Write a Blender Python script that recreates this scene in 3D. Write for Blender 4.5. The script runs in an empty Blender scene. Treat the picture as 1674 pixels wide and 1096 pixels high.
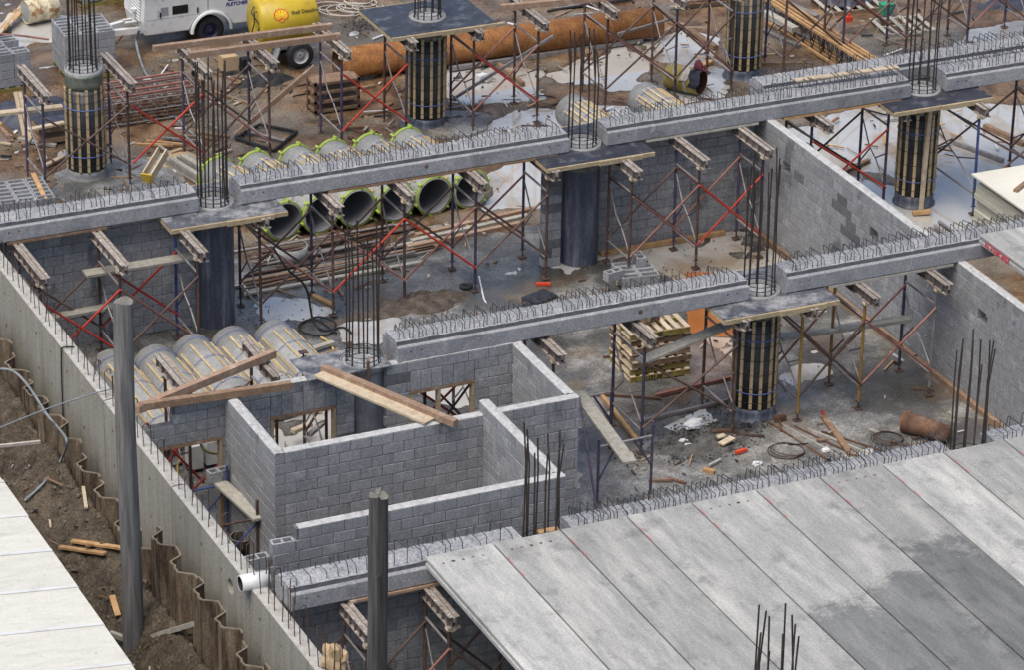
import bpy, bmesh, math, random
import numpy as np
from mathutils import Vector, Matrix
random.seed(7)
S = bpy.context.scene
COL = S.collection
R_ = math.radians

# ---------------------------------------------------------------- camera
CAM_POS = Vector((-22.67255, -62.73609, 31.48761))
PITCH, YAW, ROLL, FPX = R_(25.47365), R_(24.95408), R_(1.10671), 6040.746
PW, PH = 1674.0, 1096.0
_d = Vector((math.sin(YAW) * math.cos(PITCH), math.cos(YAW) * math.cos(PITCH), -math.sin(PITCH)))
_r = Vector((math.cos(YAW), -math.sin(YAW), 0))
_u = _r.cross(_d)
RGT = _r * math.cos(ROLL) + _u * math.sin(ROLL)
UPV = _u * math.cos(ROLL) - _r * math.sin(ROLL)
cam = bpy.data.objects.new('camera', bpy.data.cameras.new('camera'))
COL.objects.link(cam)
cam.matrix_world = Matrix(((RGT.x, UPV.x, -_d.x, CAM_POS.x), (RGT.y, UPV.y, -_d.y, CAM_POS.y),
                           (RGT.z, UPV.z, -_d.z, CAM_POS.z), (0, 0, 0, 1)))
cam.data.sensor_fit = 'HORIZONTAL'
cam.data.sensor_width = 36.0
cam.data.lens = FPX / PW * 36.0
cam.data.clip_start = 1.0
cam.data.clip_end = 2000.0
S.camera = cam

# ---------------------------------------------------------------- light
SUN_AZ, SUN_EL = R_(-118.0), R_(66.0)      # azimuth from +Y towards +X
world = bpy.data.worlds.new('World')
S.world = world
world.use_nodes = True
wn = world.node_tree
sky = wn.nodes.new('ShaderNodeTexSky')
sky.sky_type = 'NISHITA'
sky.sun_disc = False
sky.sun_elevation = SUN_EL
sky.sun_rotation = SUN_AZ
sky.altitude = 0
sky.air_density = 1.0
sky.dust_density = 3.2
sky.ozone_density = 1.0
wn.links.new(sky.outputs[0], wn.nodes['Background'].inputs[0])
wn.nodes['Background'].inputs[1].default_value = 0.105
sl = bpy.data.lights.new('sun', 'SUN')
sl.energy = 1.8
sl.angle = R_(45)
sl.color = (1.0, 0.95, 0.87)
sun = bpy.data.objects.new('sun', sl)
COL.objects.link(sun)
sdir = Vector((math.sin(SUN_AZ) * math.cos(SUN_EL), math.cos(SUN_AZ) * math.cos(SUN_EL), math.sin(SUN_EL)))
sun.rotation_euler = (-sdir).to_track_quat('-Z', 'Y').to_euler()
sun.location = sdir * 60
S.view_settings.view_transform = 'Standard'
S.view_settings.look = 'None'
S.view_settings.gamma = 1.0
S.view_settings.use_curve_mapping = False
S.view_settings.exposure = 0.6

# ---------------------------------------------------------------- helpers
def g(px, py, z=0.0):
    """survey: the point at height z seen at a picture position"""
    d = RGT * ((px - PW / 2) / FPX) - UPV * ((py - PH / 2) / FPX) + _d
    return CAM_POS + d * ((z - CAM_POS.z) / d.z)

def gy(px, py, y):
    d = RGT * ((px - PW / 2) / FPX) - UPV * ((py - PH / 2) / FPX) + _d
    return CAM_POS + d * ((y - CAM_POS.y) / d.y)

def gx(px, py, x):
    d = RGT * ((px - PW / 2) / FPX) - UPV * ((py - PH / 2) / FPX) + _d
    return CAM_POS + d * ((x - CAM_POS.x) / d.x)

def V(*a):
    return Vector(a)

def frame_of(p0, p1, up=Vector((0, 0, 1))):
    d = (p1 - p0)
    L = d.length
    d = d / L
    if abs(d.dot(up)) > 0.98:
        up = Vector((0, 1, 0))
    s = d.cross(up).normalized()
    return d, s, s.cross(d).normalized(), L

class MB:
    def __init__(self):
        self.v = []; self.f = []; self.s = []; self.m = []; self.mi = 0
    def add(self, vs, fs, smooth=False):
        b = len(self.v)
        self.v += [Vector(v) for v in vs]
        for q in fs:
            self.f.append(tuple(i + b for i in q)); self.s.append(smooth); self.m.append(self.mi)
        return self
    def box(self, c, s, rz=0.0, M=None, taper=1.0):
        x, y, z = s[0] / 2, s[1] / 2, s[2] / 2
        t = taper
        pts = [V(-x, -y, -z), V(x, -y, -z), V(x, y, -z), V(-x, y, -z), V(-x * t, -y * t, z), V(x * t, -y * t, z), V(x * t, y * t, z), V(-x * t, y * t, z)]
        Q = M if M is not None else Matrix.Rotation(rz, 3, 'Z')
        c = Vector(c)
        return self.add([Q @ p + c for p in pts], [(3, 2, 1, 0), (4, 5, 6, 7), (0, 1, 5, 4), (1, 2, 6, 5), (2, 3, 7, 6), (3, 0, 4, 7)])
    def lohi(self, a, b):
        return self.box([(a[i] + b[i]) / 2 for i in range(3)], [b[i] - a[i] for i in range(3)])
    def bar(self, p0, p1, w, h, up=Vector((0, 0, 1)), bev=0.0):
        """a sawn board from p0 to p1 (centre line)"""
        p0, p1 = Vector(p0), Vector(p1)
        d, s, u, L = frame_of(p0, p1, up)
        M = Matrix((d, s, u)).transposed()
        return self.box((p0 + p1) / 2, (L, w, h), M=M)
    def tube(self, p0, p1, r, n=8, r1=None, caps=True):
        p0, p1 = Vector(p0), Vector(p1)
        r1 = r if r1 is None else r1
        d, s, u, L = frame_of(p0, p1)
        vs = []
        for p, rr in ((p0, r), (p1, r1)):
            for k in range(n):
                a = 2 * math.pi * k / n
                vs.append(p + (s * math.cos(a) + u * math.sin(a)) * rr)
        self.add(vs, [(k, (k + 1) % n, n + (k + 1) % n, n + k) for k in range(n)], True)
        if caps:
            self.add(vs, [tuple(range(n))[::-1], tuple(range(n, 2 * n))])
        return self
    def path(self, pts, r, n=6, closed=False):
        pts = [Vector(p) for p in pts]
        m = len(pts)
        vs = []
        up = Vector((0, 0, 1))
        ps = None
        for i, p in enumerate(pts):
            if closed:
                t = (pts[(i + 1) % m] - pts[i - 1]).normalized()
            else:
                t = (pts[min(i + 1, m - 1)] - pts[max(i - 1, 0)]).normalized()
            s = t.cross(up)
            if s.length < 0.15:
                s = ps if ps is not None else t.cross(Vector((0, 1, 0)))
            s = (s - t * s.dot(t)).normalized()
            if ps is not None and s.dot(ps) < 0 and not closed:
                s = -s
            ps = s
            u = s.cross(t)
            for k in range(n):
                a = 2 * math.pi * k / n
                vs.append(p + (s * math.cos(a) + u * math.sin(a)) * r)
        fs = []
        for i in range(m if closed else m - 1):
            j = (i + 1) % m
            for k in range(n):
                k2 = (k + 1) % n
                fs.append((i * n + k, i * n + k2, j * n + k2, j * n + k))
        self.add(vs, fs, True)
        if not closed:
            self.add(vs, [tuple(range(n))[::-1], tuple(range((m - 1) * n, m * n))])
        return self
    def ring(self, c, axis, R, r, n=28, k=6, a0=0, a1=2 * math.pi):
        axis = Vector(axis).normalized()
        s = axis.orthogonal().normalized(); u = axis.cross(s)
        full = abs(a1 - a0) > 6.28
        N = n if full else n + 1
        P = [Vector(c) + (s * math.cos(a0 + (a1 - a0) * i / n) + u * math.sin(a0 + (a1 - a0) * i / n)) * R for i in range(N)]
        return self.path(P, r, k, closed=full)
    def lathe(self, p0, p1, prof, n=28):
        """prof: list of (t along axis in metres, radius)"""
        p0, p1 = Vector(p0), Vector(p1)
        d, s, u, L = frame_of(p0, p1)
        vs = []
        for t, rr in prof:
            for k in range(n):
                a = 2 * math.pi * k / n
                vs.append(p0 + d * t + (s * math.cos(a) + u * math.sin(a)) * rr)
        fs = []
        for i in range(len(prof) - 1):
            for k in range(n):
                k2 = (k + 1) % n
                fs.append((i * n + k, i * n + k2, (i + 1) * n + k2, (i + 1) * n + k))
        return self.add(vs, fs, True)
    def disc(self, c, axis, r, n=24):
        axis = Vector(axis).normalized()
        s = axis.orthogonal().normalized(); u = axis.cross(s)
        return self.add([Vector(c) + (s * math.cos(2 * math.pi * k / n) + u * math.sin(2 * math.pi * k / n)) * r for k in range(n)], [tuple(range(n))])
    def prism(self, poly, axis_vec):
        """poly: list of 3-D points (planar), extruded by axis_vec"""
        n = len(poly); a = Vector(axis_vec)
        vs = [Vector(p) for p in poly] + [Vector(p) + a for p in poly]
        return self.add(vs, [tuple(range(n))[::-1], tuple(range(n, 2 * n))] + [(k, (k + 1) % n, n + (k + 1) % n, n + k) for k in range(n)])
    def mesh(self, name, mats, off=Vector((0, 0, 0))):
        me = bpy.data.meshes.new(name)
        me.from_pydata([v - off for v in self.v], [], self.f)
        me.polygons.foreach_set('use_smooth', self.s)
        if not isinstance(mats, (list, tuple)):
            mats = [mats]
        for mt in mats:
            me.materials.append(mt)
        if len(mats) > 1:
            me.polygons.foreach_set('material_index', self.m)
        me.update()
        return me
    def build(self, name, mats, parent=None, bevel=0.0):
        if parent is None:
            xs = [v.x for v in self.v]; ys = [v.y for v in self.v]; zs = [v.z for v in self.v]
            off = Vector(((min(xs) + max(xs)) / 2, (min(ys) + max(ys)) / 2, min(zs)))
        else:
            off = ORG[parent]
        o = bpy.data.objects.new(name, self.mesh(name, mats, off))
        COL.objects.link(o)
        ORG[o] = off
        if parent is None:
            o.location = off
        else:
            o.parent = parent
        if bevel:
            b = o.modifiers.new('bevel', 'BEVEL'); b.width = bevel; b.segments = 1; b.limit_method = 'ANGLE'
        return o
ORG = {}

def tag(o, label=None, cat=None, group=None, kind=None):
    if label: o['label'] = label
    if cat: o['category'] = cat
    if group: o['group'] = group
    if kind: o['kind'] = kind
    return o

def thing(name, label, cat, loc=(0, 0, 0), group=None):
    o = bpy.data.objects.new(name, None)
    o.empty_display_size = 0.2
    COL.objects.link(o)
    o.location = Vector(loc); ORG[o] = Vector(loc)
    return tag(o, label, cat, group)

def link(name, me, parent, loc, rz=0.0, scale=None, rot=None):
    """another object on shared mesh data; loc in world space of the parent root"""
    o = bpy.data.objects.new(name, me)
    COL.objects.link(o)
    if parent is not None:
        o.parent = parent; o.location = Vector(loc) - ORG[parent]; ORG[o] = Vector(loc)
    else:
        o.location = Vector(loc); ORG[o] = Vector(loc)
    o.rotation_euler = rot if rot is not None else (0, 0, rz)
    if scale: o.scale = scale
    return o

def lettering(name, txt, size, origin, right, up, mat, parent, extrude=0.002, shear=0.0, bold=0.0):
    cu = bpy.data.curves.new(name, 'FONT')
    cu.body = txt; cu.size = size; cu.extrude = extrude; cu.shear = shear; cu.offset = bold
    tmp = bpy.data.objects.new(name, cu)
    me = bpy.data.meshes.new_from_object(tmp)
    bpy.data.objects.remove(tmp); bpy.data.curves.remove(cu)
    me.name = name
    right = Vector(right).normalized(); up = Vector(up); up = (up - right * up.dot(right)).normalized(); nrm = right.cross(up)
    off = ORG[parent]
    M = Matrix((right, up, nrm)).transposed()
    for v in me.vertices:
        v.co = M @ v.co + Vector(origin) - off
    me.materials.clear(); me.materials.append(mat)
    o = bpy.data.objects.new(name, me); COL.objects.link(o); o.parent = parent; ORG[o] = off
    return o

ORD = ['first', 'second', 'third', 'fourth', 'fifth', 'sixth', 'seventh', 'eighth', 'ninth', 'tenth', 'eleventh', 'twelfth',
       'thirteenth', 'fourteenth', 'fifteenth', 'sixteenth', 'seventeenth', 'eighteenth', 'nineteenth', 'twentieth']

_rs = np.random.RandomState(3)
_T = _rs.rand(64, 64)
def vnoise(x, y):
    x = np.asarray(x, float); y = np.asarray(y, float)
    xi = np.floor(x).astype(int); yi = np.floor(y).astype(int)
    fx = x - xi; fy = y - yi
    fx = fx * fx * (3 - 2 * fx); fy = fy * fy * (3 - 2 * fy)
    a = _T[xi % 64, yi % 64]; b = _T[(xi + 1) % 64, yi % 64]; c = _T[xi % 64, (yi + 1) % 64]; d = _T[(xi + 1) % 64, (yi + 1) % 64]
    return (a * (1 - fx) + b * fx) * (1 - fy) + (c * (1 - fx) + d * fx) * fy
def fbm(x, y, o=5):
    s = 0.0; a = 0.5
    for k in range(o):
        s = s + a * vnoise(x * 2 ** k + 17.3 * k, y * 2 ** k - 9.1 * k); a *= 0.5
    return s
def inside(poly, X, Y):
    r = np.zeros(X.shape, bool); n = len(poly)
    for i in range(n):
        x0, y0 = poly[i][0], poly[i][1]; x1, y1 = poly[(i + 1) % n][0], poly[(i + 1) % n][1]
        c = ((y0 > Y) != (y1 > Y))
        r ^= c & (X < (x1 - x0) * (Y - y0) / ((y1 - y0) if y1 != y0 else 1e-9) + x0)
    return r
def polydist(poly, X, Y):
    """signed distance, negative inside"""
    D = np.full(X.shape, 1e9); n = len(poly)
    for i in range(n):
        ax, ay = poly[i][0], poly[i][1]; bx, by = poly[(i + 1) % n][0], poly[(i + 1) % n][1]
        L2 = (bx - ax) ** 2 + (by - ay) ** 2 + 1e-9
        t = np.clip(((X - ax) * (bx - ax) + (Y - ay) * (by - ay)) / L2, 0, 1)
        D = np.minimum(D, np.hypot(X - ax - t * (bx - ax), Y - ay - t * (by - ay)))
    return np.where(inside(poly, X, Y), -D, D)
def sheet(name, xs, ys, Z, mat, smooth=True):
    nx, ny = len(xs), len(ys)
    X, Y = np.meshgrid(xs, ys, indexing='ij')
    co = np.stack([X, Y, Z], -1).reshape(-1, 3)
    i = np.arange((nx - 1) * (ny - 1)); a = (i // (ny - 1)) * ny + i % (ny - 1)
    q = np.stack([a, a + ny, a + ny + 1, a + 1], -1)
    me = bpy.data.meshes.new(name)
    me.vertices.add(len(co)); me.vertices.foreach_set('co', co.astype(np.float32).ravel())
    me.loops.add(q.size); me.loops.foreach_set('vertex_index', q.ravel().astype(np.int32))
    me.polygons.add(len(q)); me.polygons.foreach_set('loop_start', np.arange(0, q.size, 4, dtype=np.int32))
    me.polygons.foreach_set('use_smooth', np.full(len(q), smooth))
    me.update(calc_edges=True)
    me.materials.append(mat)
    o = bpy.data.objects.new(name, me); COL.objects.link(o); ORG[o] = Vector((0, 0, 0))
    return o

# ---------------------------------------------------------------- materials
def mk(name, ramp, scale=4.0, rough=0.85, bump=0.15, bscale=45.0, metal=0.0, rand=0.0, stretch=(1, 1, 1), stain=None, stain2=None,
       spec=0.4, rvar=None, rg=0.55, detail=6.0, bdist=0.01, coat=0.0, speck=0.0, sscale=24.0):
    m = bpy.data.materials.new(name)
    m.use_nodes = True
    nt = m.node_tree; N = nt.nodes; Lk = nt.links
    b = N['Principled BSDF']
    geo = N.new('ShaderNodeNewGeometry')
    mp = N.new('ShaderNodeMapping'); mp.inputs['Scale'].default_value = stretch
    Lk.new(geo.outputs['Position'], mp.inputs['Vector'])
    oi = N.new('ShaderNodeObjectInfo')
    def noise(sc, det=detail, mapped=True, rg=0.55, w=None):
        n = N.new('ShaderNodeTexNoise'); n.inputs['Scale'].default_value = sc; n.inputs['Detail'].default_value = det
        n.inputs['Roughness'].default_value = rg
        Lk.new((mp if mapped else geo).outputs['Vector' if mapped else 'Position'], n.inputs['Vector'])
        return n
    n1 = noise(scale, rg=rg)
    r = N.new('ShaderNodeValToRGB')
    els = r.color_ramp.elements
    while len(els) < len(ramp): els.new(0.5)
    for e, (p, c) in zip(els, ramp):
        e.position = p; e.color = (*c, 1)
    Lk.new(n1.outputs['Fac'], r.inputs['Fac'])
    col = r.outputs['Color']
    masks = []
    for k, st in enumerate((stain, stain2)):
        if not st: continue
        c, sc, lo, hi, amt = st[:5]
        n2 = noise(sc, 8.0, len(st) > 5, 0.62)
        mr = N.new('ShaderNodeMapRange'); mr.inputs[1].default_value = lo; mr.inputs[2].default_value = hi; mr.inputs[4].default_value = amt
        Lk.new(n2.outputs['Fac'], mr.inputs[0])
        mx = N.new('ShaderNodeMix'); mx.data_type = 'RGBA'
        Lk.new(mr.outputs[0], mx.inputs[0]); Lk.new(col, mx.inputs[6]); mx.inputs[7].default_value = (*c, 1)
        col = mx.outputs[2]; masks.append(mr.outputs[0])
    if speck:
        n4 = noise(sscale, 3.0, False, 0.7)
        mr = N.new('ShaderNodeMapRange'); mr.inputs[1].default_value = .36; mr.inputs[2].default_value = .64
        mr.inputs[3].default_value = 1 - speck; mr.inputs[4].default_value = 1 + speck * .8
        Lk.new(n4.outputs['Fac'], mr.inputs[0])
        hs = N.new('ShaderNodeHueSaturation'); Lk.new(mr.outputs[0], hs.inputs['Value']); Lk.new(col, hs.inputs['Color'])
        col = hs.outputs['Color']
    if rand:
        mr = N.new('ShaderNodeMapRange'); mr.inputs[3].default_value = 1 - rand; mr.inputs[4].default_value = 1 + rand
        Lk.new(oi.outputs['Random'], mr.inputs[0])
        hs = N.new('ShaderNodeHueSaturation'); Lk.new(mr.outputs[0], hs.inputs['Value']); Lk.new(col, hs.inputs['Color'])
        col = hs.outputs['Color']
    Lk.new(col, b.inputs['Base Color'])
    b.inputs['Roughness'].default_value = rough
    b.inputs['Metallic'].default_value = metal
    b.inputs['Specular IOR Level'].default_value = spec
    b.inputs['Coat Weight'].default_value = coat
    if rvar and masks:
        mr = N.new('ShaderNodeMapRange'); mr.inputs[3].default_value = rough; mr.inputs[4].default_value = rvar
        Lk.new(masks[0], mr.inputs[0]); Lk.new(mr.outputs[0], b.inputs['Roughness'])
    if bump:
        n3 = noise(bscale, 5.0, False)
        bp = N.new('ShaderNodeBump'); bp.inputs['Strength'].default_value = bump; bp.inputs['Distance'].default_value = bdist
        Lk.new(n3.outputs['Fac'], bp.inputs['Height']); Lk.new(bp.outputs['Normal'], b.inputs['Normal'])
    return m

def two(a, b, c=None):
    return [(0.3, a), (0.7, b)] if c is None else [(0.25, a), (0.5, b), (0.75, c)]

M = {}
M['concrete'] = mk('precast_concrete', two((.25, .255, .27), (.35, .352, .36)), 5.0, .85, .4, 60, detail=11, rand=.05, stain=((.14, .142, .15), 1.5, .53, .66, .6), stain2=((.47, .47, .46), 3, .56, .68, .6), rg=0.68, speck=0.22)
M['concrete_rough'] = mk('rough_cast_concrete', two((.17, .175, .19), (.33, .335, .35), (.46, .46, .46)), 22.0, .95, 1.0, 30, bdist=.03, stain=((.5, .5, .48), 2.5, .5, .66, .6), speck=0.3)
M['plank'] = mk('floor_plank_concrete', [(.3, (.24, .24, .232)), (.5, (.33, .327, .31)), (.7, (.44, .432, .402))], 3.0, .88, .4, 45, detail=15, rg=.72, stretch=(1.7, .3, 1), stain=((.55, .535, .49), 1.2, .53, .68, .6, 1), stain2=((.15, .15, .147), 2.2, .55, .67, .5), speck=0.16)
M['plank_edge'] = mk('floor_plank_edge', two((.40, .40, .38), (.52, .52, .5)), 4.0, .9, .2, 50)
M['wall_concrete'] = mk('cast_wall_concrete', two((.25, .235, .19), (.325, .31, .265), (.385, .37, .325)), 2.0, .9, .2, 40, stretch=(2.5, 2.5, .22), stain=((.15, .14, .125), 1.6, .56, .75, .5, 1), stain2=((.28, .22, .12), 2.5, .62, .78, .35, 1), rg=0.68, speck=0.2)
M['wall_top'] = mk('wall_top_concrete', two((.26, .235, .19), (.42, .405, .37), (.5, .49, .46)), 7.0, .95, .7, 25, bdist=.03, stain=((.27, .19, .10), 2.5, .56, .72, .5), rg=0.7)
M['column_dark'] = mk('dark_film_concrete', two((.036, .043, .062), (.072, .083, .112), (.16, .178, .22)), 2.2, .5, .1, 30, stretch=(3, 3, .35), stain=((.24, .26, .3), 1.6, .54, .68, .75, 1), spec=.5, speck=0.25)
M['column'] = mk('column_concrete', two((.2, .2, .2), (.3, .3, .3)), 5.0, .85, .2, rg=0.65)
M['block'] = mk('concrete_block', two((.238, .242, .252), (.318, .322, .332)), 14.0, .92, .6, 70, detail=10, rand=.12, stain=((.085, .09, .10), 1.1, .585, .65, .7, 1), stain2=((.45, .45, .45), 3.2, .55, .68, .55), stretch=(1, 1, .4), rg=0.68, speck=0.2)
M['mortar'] = mk('mortar', two((.11, .11, .115), (.19, .19, .195)), 8.0, .95, .3, 60)
M['grout'] = mk('grout_cap', two((.3, .3, .3), (.46, .46, .45), (.58, .57, .55)), 9.0, .95, .8, 35, bdist=.02, stain=((.18, .18, .18), 4.0, .58, .7, .6), rg=0.7)
M['floor'] = mk('wet_concrete_floor', [(.3, (.10, .097, .09)), (.45, (.20, .195, .18)), (.58, (.31, .305, .29)), (.72, (.40, .395, .375))], 1.5, .75, .6, 22, detail=13, stain=((.075, .072, .068), .5, .45, .55, .85), stain2=((.21, .145, .07), .45, .55, .66, .55), rvar=.07, spec=.8, bdist=.01, rg=0.72, speck=0.38)
M['mud'] = mk('muddy_ground', [(.32, (.06, .036, .02)), (.44, (.155, .09, .045)), (.56, (.25, .155, .083)), (.7, (.36, .25, .15))], 1.3, .7, 1.0, 16, detail=13, stain=((.215, .195, .16), .33, .45, .56, .8), stain2=((.30, .155, .06), .5, .6, .75, .5), rvar=.35, spec=.5, bdist=.03, rg=0.7, speck=0.42)
M['earth'] = mk('dug_earth', two((.024, .018, .012), (.075, .058, .039), (.15, .12, .085)), 4.5, .95, 1.0, 12, detail=10, bdist=.06, stain=((.15, .12, .085), .9, .55, .7, .6), rg=0.7, speck=0.5)
M['water'] = mk('standing_water', two((.46, .445, .41), (.57, .56, .53)), .6, .02, .02, 3.0, spec=1.0, coat=1.0, stain=((.24, .17, .10), .3, .5, .64, .85), rg=0.55)
M['timber_pale'] = mk('pale_timber', two((.40, .31, .20), (.54, .44, .31), (.62, .53, .40)), 6.0, .8, .3, 60, rand=.15, stain=((.3, .24, .17), 3.5, .55, .68, .6), rg=0.68, speck=0.07)
M['timber_brown'] = mk('brown_timber', two((.17, .105, .065), (.27, .175, .11)), 6.0, .8, .3, 60, rand=.18, stain=((.4, .32, .23), 5, .55, .7, .6), rg=0.68, speck=0.12)
M['timber_pink'] = mk('pink_brown_timber', two((.27, .17, .115), (.38, .26, .18)), 6.0, .8, .3, 60, rand=.12, stain=((.52, .42, .32), 3, .55, .7, .7), rg=0.68, speck=0.1)
M['timber_grey'] = mk('weathered_timber', two((.24, .22, .185), (.36, .34, .29), (.45, .43, .38)), 7.0, .9, .4, 60, rand=.18, stain=((.15, .14, .13), 3, .58, .72, .5), rg=0.7, speck=0.14)
M['timber_orange'] = mk('orange_timber', two((.36, .20, .085), (.52, .33, .16)), 6.0, .8, .3, 60, rand=.18, stain=((.2, .13, .08), 4, .55, .68, .7))
M['batten'] = mk('yellow_batten', two((.38, .29, .155), (.55, .43, .255)), 6.0, .8, .2, 60, rand=.2, stain=((.16, .11, .06), 4, .6, .75, .6))
M['ply_edge'] = mk('ply_edge_timber', two((.32, .25, .15), (.45, .36, .23)), 8.0, .8, .3, 60, rand=.12, speck=0.1)
M['ply_dark'] = mk('dark_film_plywood', two((.022, .024, .034), (.045, .048, .062)), 3.0, .38, .1, 40, stain=((.2, .2, .21), 3.5, .52, .7, .6), spec=.5)
M['film'] = mk('black_form_film', two((.02, .022, .027), (.045, .048, .055)), 5.0, .4, .2, 30, stretch=(3, 3, 1), spec=.5, stain=((.06, .065, .08), 3.0, .55, .7, .6), speck=0.3)
M['wrap'] = mk('clear_green_wrap', two((.07, .085, .075), (.16, .18, .15)), 8.0, .25, .6, 25, spec=.6)
M['strap_black'] = mk('black_strap', two((.012, .012, .014), (.025, .025, .028)), 9.0, .5, 0)
M['strap_blue'] = mk('blue_strap', two((.08, .13, .38), (.13, .2, .48)), 9.0, .45, 0)
M['rebar'] = mk('steel_bar', two((.025, .02, .018), (.06, .045, .038)), 12.0, .7, .2, 80, rand=.25)
M['rebar_rust'] = mk('rusty_bar', two((.05, .03, .02), (.11, .06, .04)), 14.0, .85, .2, 80, rand=.25)
M['rebar_grey'] = mk('grey_bar', two((.03, .033, .04), (.065, .07, .08)), 12.0, .7, .2, 80, rand=.25)
M['leg_rust'] = mk('rusty_brown_tube', two((.05, .03, .027), (.125, .075, .06)), 9.0, .7, .2, 60, rand=.25, stain=((.24, .20, .17), 3, .6, .72, .6))
M['leg_purple'] = mk('purple_painted_tube', two((.04, .035, .068), (.082, .072, .13)), 7.0, .6, .2, 60, rand=.2, stain=((.12, .07, .05), 4, .52, .66, .8))
M['leg_blue'] = mk('blue_painted_tube', two((.03, .05, .16), (.06, .09, .25)), 7.0, .55, .2, 60, rand=.15, stain=((.1, .07, .05), 4, .58, .7, .7))
M['leg_yellow'] = mk('yellow_painted_tube', two((.2, .12, .03), (.3, .19, .05)), 6.0, .6, .2, 60, rand=.1, stain=((.13, .07, .04), 3, .55, .68, .8))
M['tube_grey'] = mk('grey_steel_tube', two((.19, .17, .165), (.32, .30, .29)), 7.0, .55, .2, 60, rand=.2, metal=.2, stain=((.13, .09, .07), 3, .56, .7, .6))
M['brace_red'] = mk('red_painted_tube', two((.36, .028, .018), (.5, .05, .03)), 5.0, .5, .2, 60, rand=.15, stain=((.14, .05, .04), 2.5, .58, .72, .7))
M['brace_faded'] = mk('faded_red_tube', two((.18, .07, .055), (.3, .15, .12)), 5.0, .65, .2, 60, rand=.25, stain=((.07, .045, .04), 2.5, .52, .68, .8))
M['brace_brown'] = mk('brown_tube', two((.07, .045, .038), (.15, .095, .075)), 5.0, .7, .2, 60, rand=.25)
M['bearer'] = mk('bearer_steel', two((.10, .085, .08), (.2, .165, .15)), 8.0, .75, .3, 60, rand=.2, stain=((.32, .28, .25), 5, .54, .68, .7), speck=0.3)
M['bearer_flange'] = mk('bearer_flange', two((.2, .165, .14), (.36, .31, .27)), 10.0, .8, .3, 60, rand=.2, stain=((.5, .47, .43), 6, .55, .68, .7), speck=0.3)
M['rust_pipe'] = mk('rusty_pipe_steel', two((.15, .058, .02), (.27, .112, .034), (.38, .18, .06)), 3.0, .8, .3, 60, stain=((.12, .05, .025), 1.6, .56, .72, .7), stain2=((.5, .3, .13), 3, .62, .75, .5), rg=0.68, speck=0.25)
M['rust_dark'] = mk('dark_rust_steel', two((.045, .025, .018), (.13, .07, .045), (.22, .11, .06)), 4.0, .85, .4, 40, stain=((.25, .21, .16), 2.0, .56, .7, .6))
M['pile'] = mk('sheet_pile_steel', two((.07, .048, .03), (.16, .122, .08), (.31, .26, .185)), 3.5, .85, .3, 40, stretch=(2.5, 2.5, .35), stain=((.035, .018, .012), 1.8, .48, .6, .8, 1), stain2=((.2, .09, .035), 3, .58, .7, .6), rand=.15, rg=0.68, speck=0.3)
M['casing'] = mk('grey_casing', two((.26, .265, .26), (.37, .375, .36)), 4.0, .7, .2, 40, rand=.08, stain=((.5, .5, .47), 3.0, .56, .7, .5), rg=0.66, speck=0.2)
M['casing_in'] = mk('casing_inside', two((.2, .2, .21), (.28, .28, .29)), 4.0, .5, .1, 40)
M['lime'] = mk('lime_green_paint', two((.25, .36, .05), (.36, .48, .09)), 6.0, .5, .1, 40, rand=.1)
M['white'] = mk('white_paint', two((.60, .60, .585), (.72, .72, .705)), 1.6, .4, .05, 40, stain=((.42, .39, .35), 1.8, .53, .7, .6), stain2=((.22, .16, .1), 4, .62, .72, .6))
M['cream'] = mk('cream_paint', two((.55, .47, .30), (.66, .60, .43)), 3.0, .6, .2, 40, stain=((.30, .14, .045), 4.5, .5, .58, .9), speck=0.15)
M['yellow'] = mk('yellow_paint', two((.48, .335, .022), (.58, .42, .035)), 2.5, .4, .05, 40, stain=((.38, .27, .06), 1.8, .52, .7, .6), stain2=((.2, .15, .07), 3.5, .6, .72, .6))
M['yellow_dull'] = mk('dull_yellow_paint', two((.2, .155, .04), (.29, .23, .065)), 8.0, .7, .2, 40, rand=.12, stain=((.14, .11, .06), 5, .54, .66, .7))
M['olive'] = mk('olive_yellow_shell', two((.24, .19, .05), (.32, .27, .09)), 5.0, .6, .1, 40)
M['dark_red'] = mk('dark_red_lining', two((.05, .014, .012), (.09, .025, .02)), 5.0, .7, .1, 40)
M['rubber'] = mk('black_rubber', two((.014, .014, .016), (.028, .028, .03)), 8.0, .75, .2, 40)
M['black'] = mk('black_plastic', two((.012, .012, .014), (.022, .022, .026)), 8.0, .45, .1, 40)
M['grey_paint'] = mk('grey_paint', two((.25, .26, .28), (.34, .35, .37)), 6.0, .5, .1, 40)
M['hub'] = mk('hub_steel', two((.33, .33, .34), (.46, .46, .47)), 8.0, .5, .1, 40)
M['purple_dark'] = mk('violet_paint', two((.012, .01, .035), (.022, .018, .06)), 8.0, .5, .1, 40)
M['ink_violet'] = mk('violet_lettering', two((.06, .035, .19), (.07, .045, .22)), 8.0, .5, 0)
M['ink_black'] = mk('black_lettering', two((.03, .03, .02), (.05, .045, .02)), 8.0, .5, 0)
M['ink_red'] = mk('red_lettering', two((.62, .03, .05), (.7, .06, .09)), 20.0, .7, 0)
M['red_paint'] = mk('bright_red_paint', two((.58, .05, .02), (.66, .08, .03)), 8.0, .5, 0)
M['shell_yellow'] = mk('emblem_yellow', two((.8, .55, .02), (.85, .6, .03)), 8.0, .4, 0)
M['jacket'] = mk('navy_cloth', two((.014, .016, .028), (.03, .034, .052)), 8.0, .9, .4, 30)
M['maroon'] = mk('maroon_cloth', two((.13, .03, .05), (.2, .055, .08)), 8.0, .9, .4, 30)
M['sack'] = mk('pale_sacking', two((.33, .31, .28), (.46, .44, .4)), 8.0, .9, .5, 25)
M['hessian'] = mk('brown_sacking', two((.055, .042, .033), (.135, .108, .088)), 5.0, .95, .8, 18, bdist=.03, speck=0.3)
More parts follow.
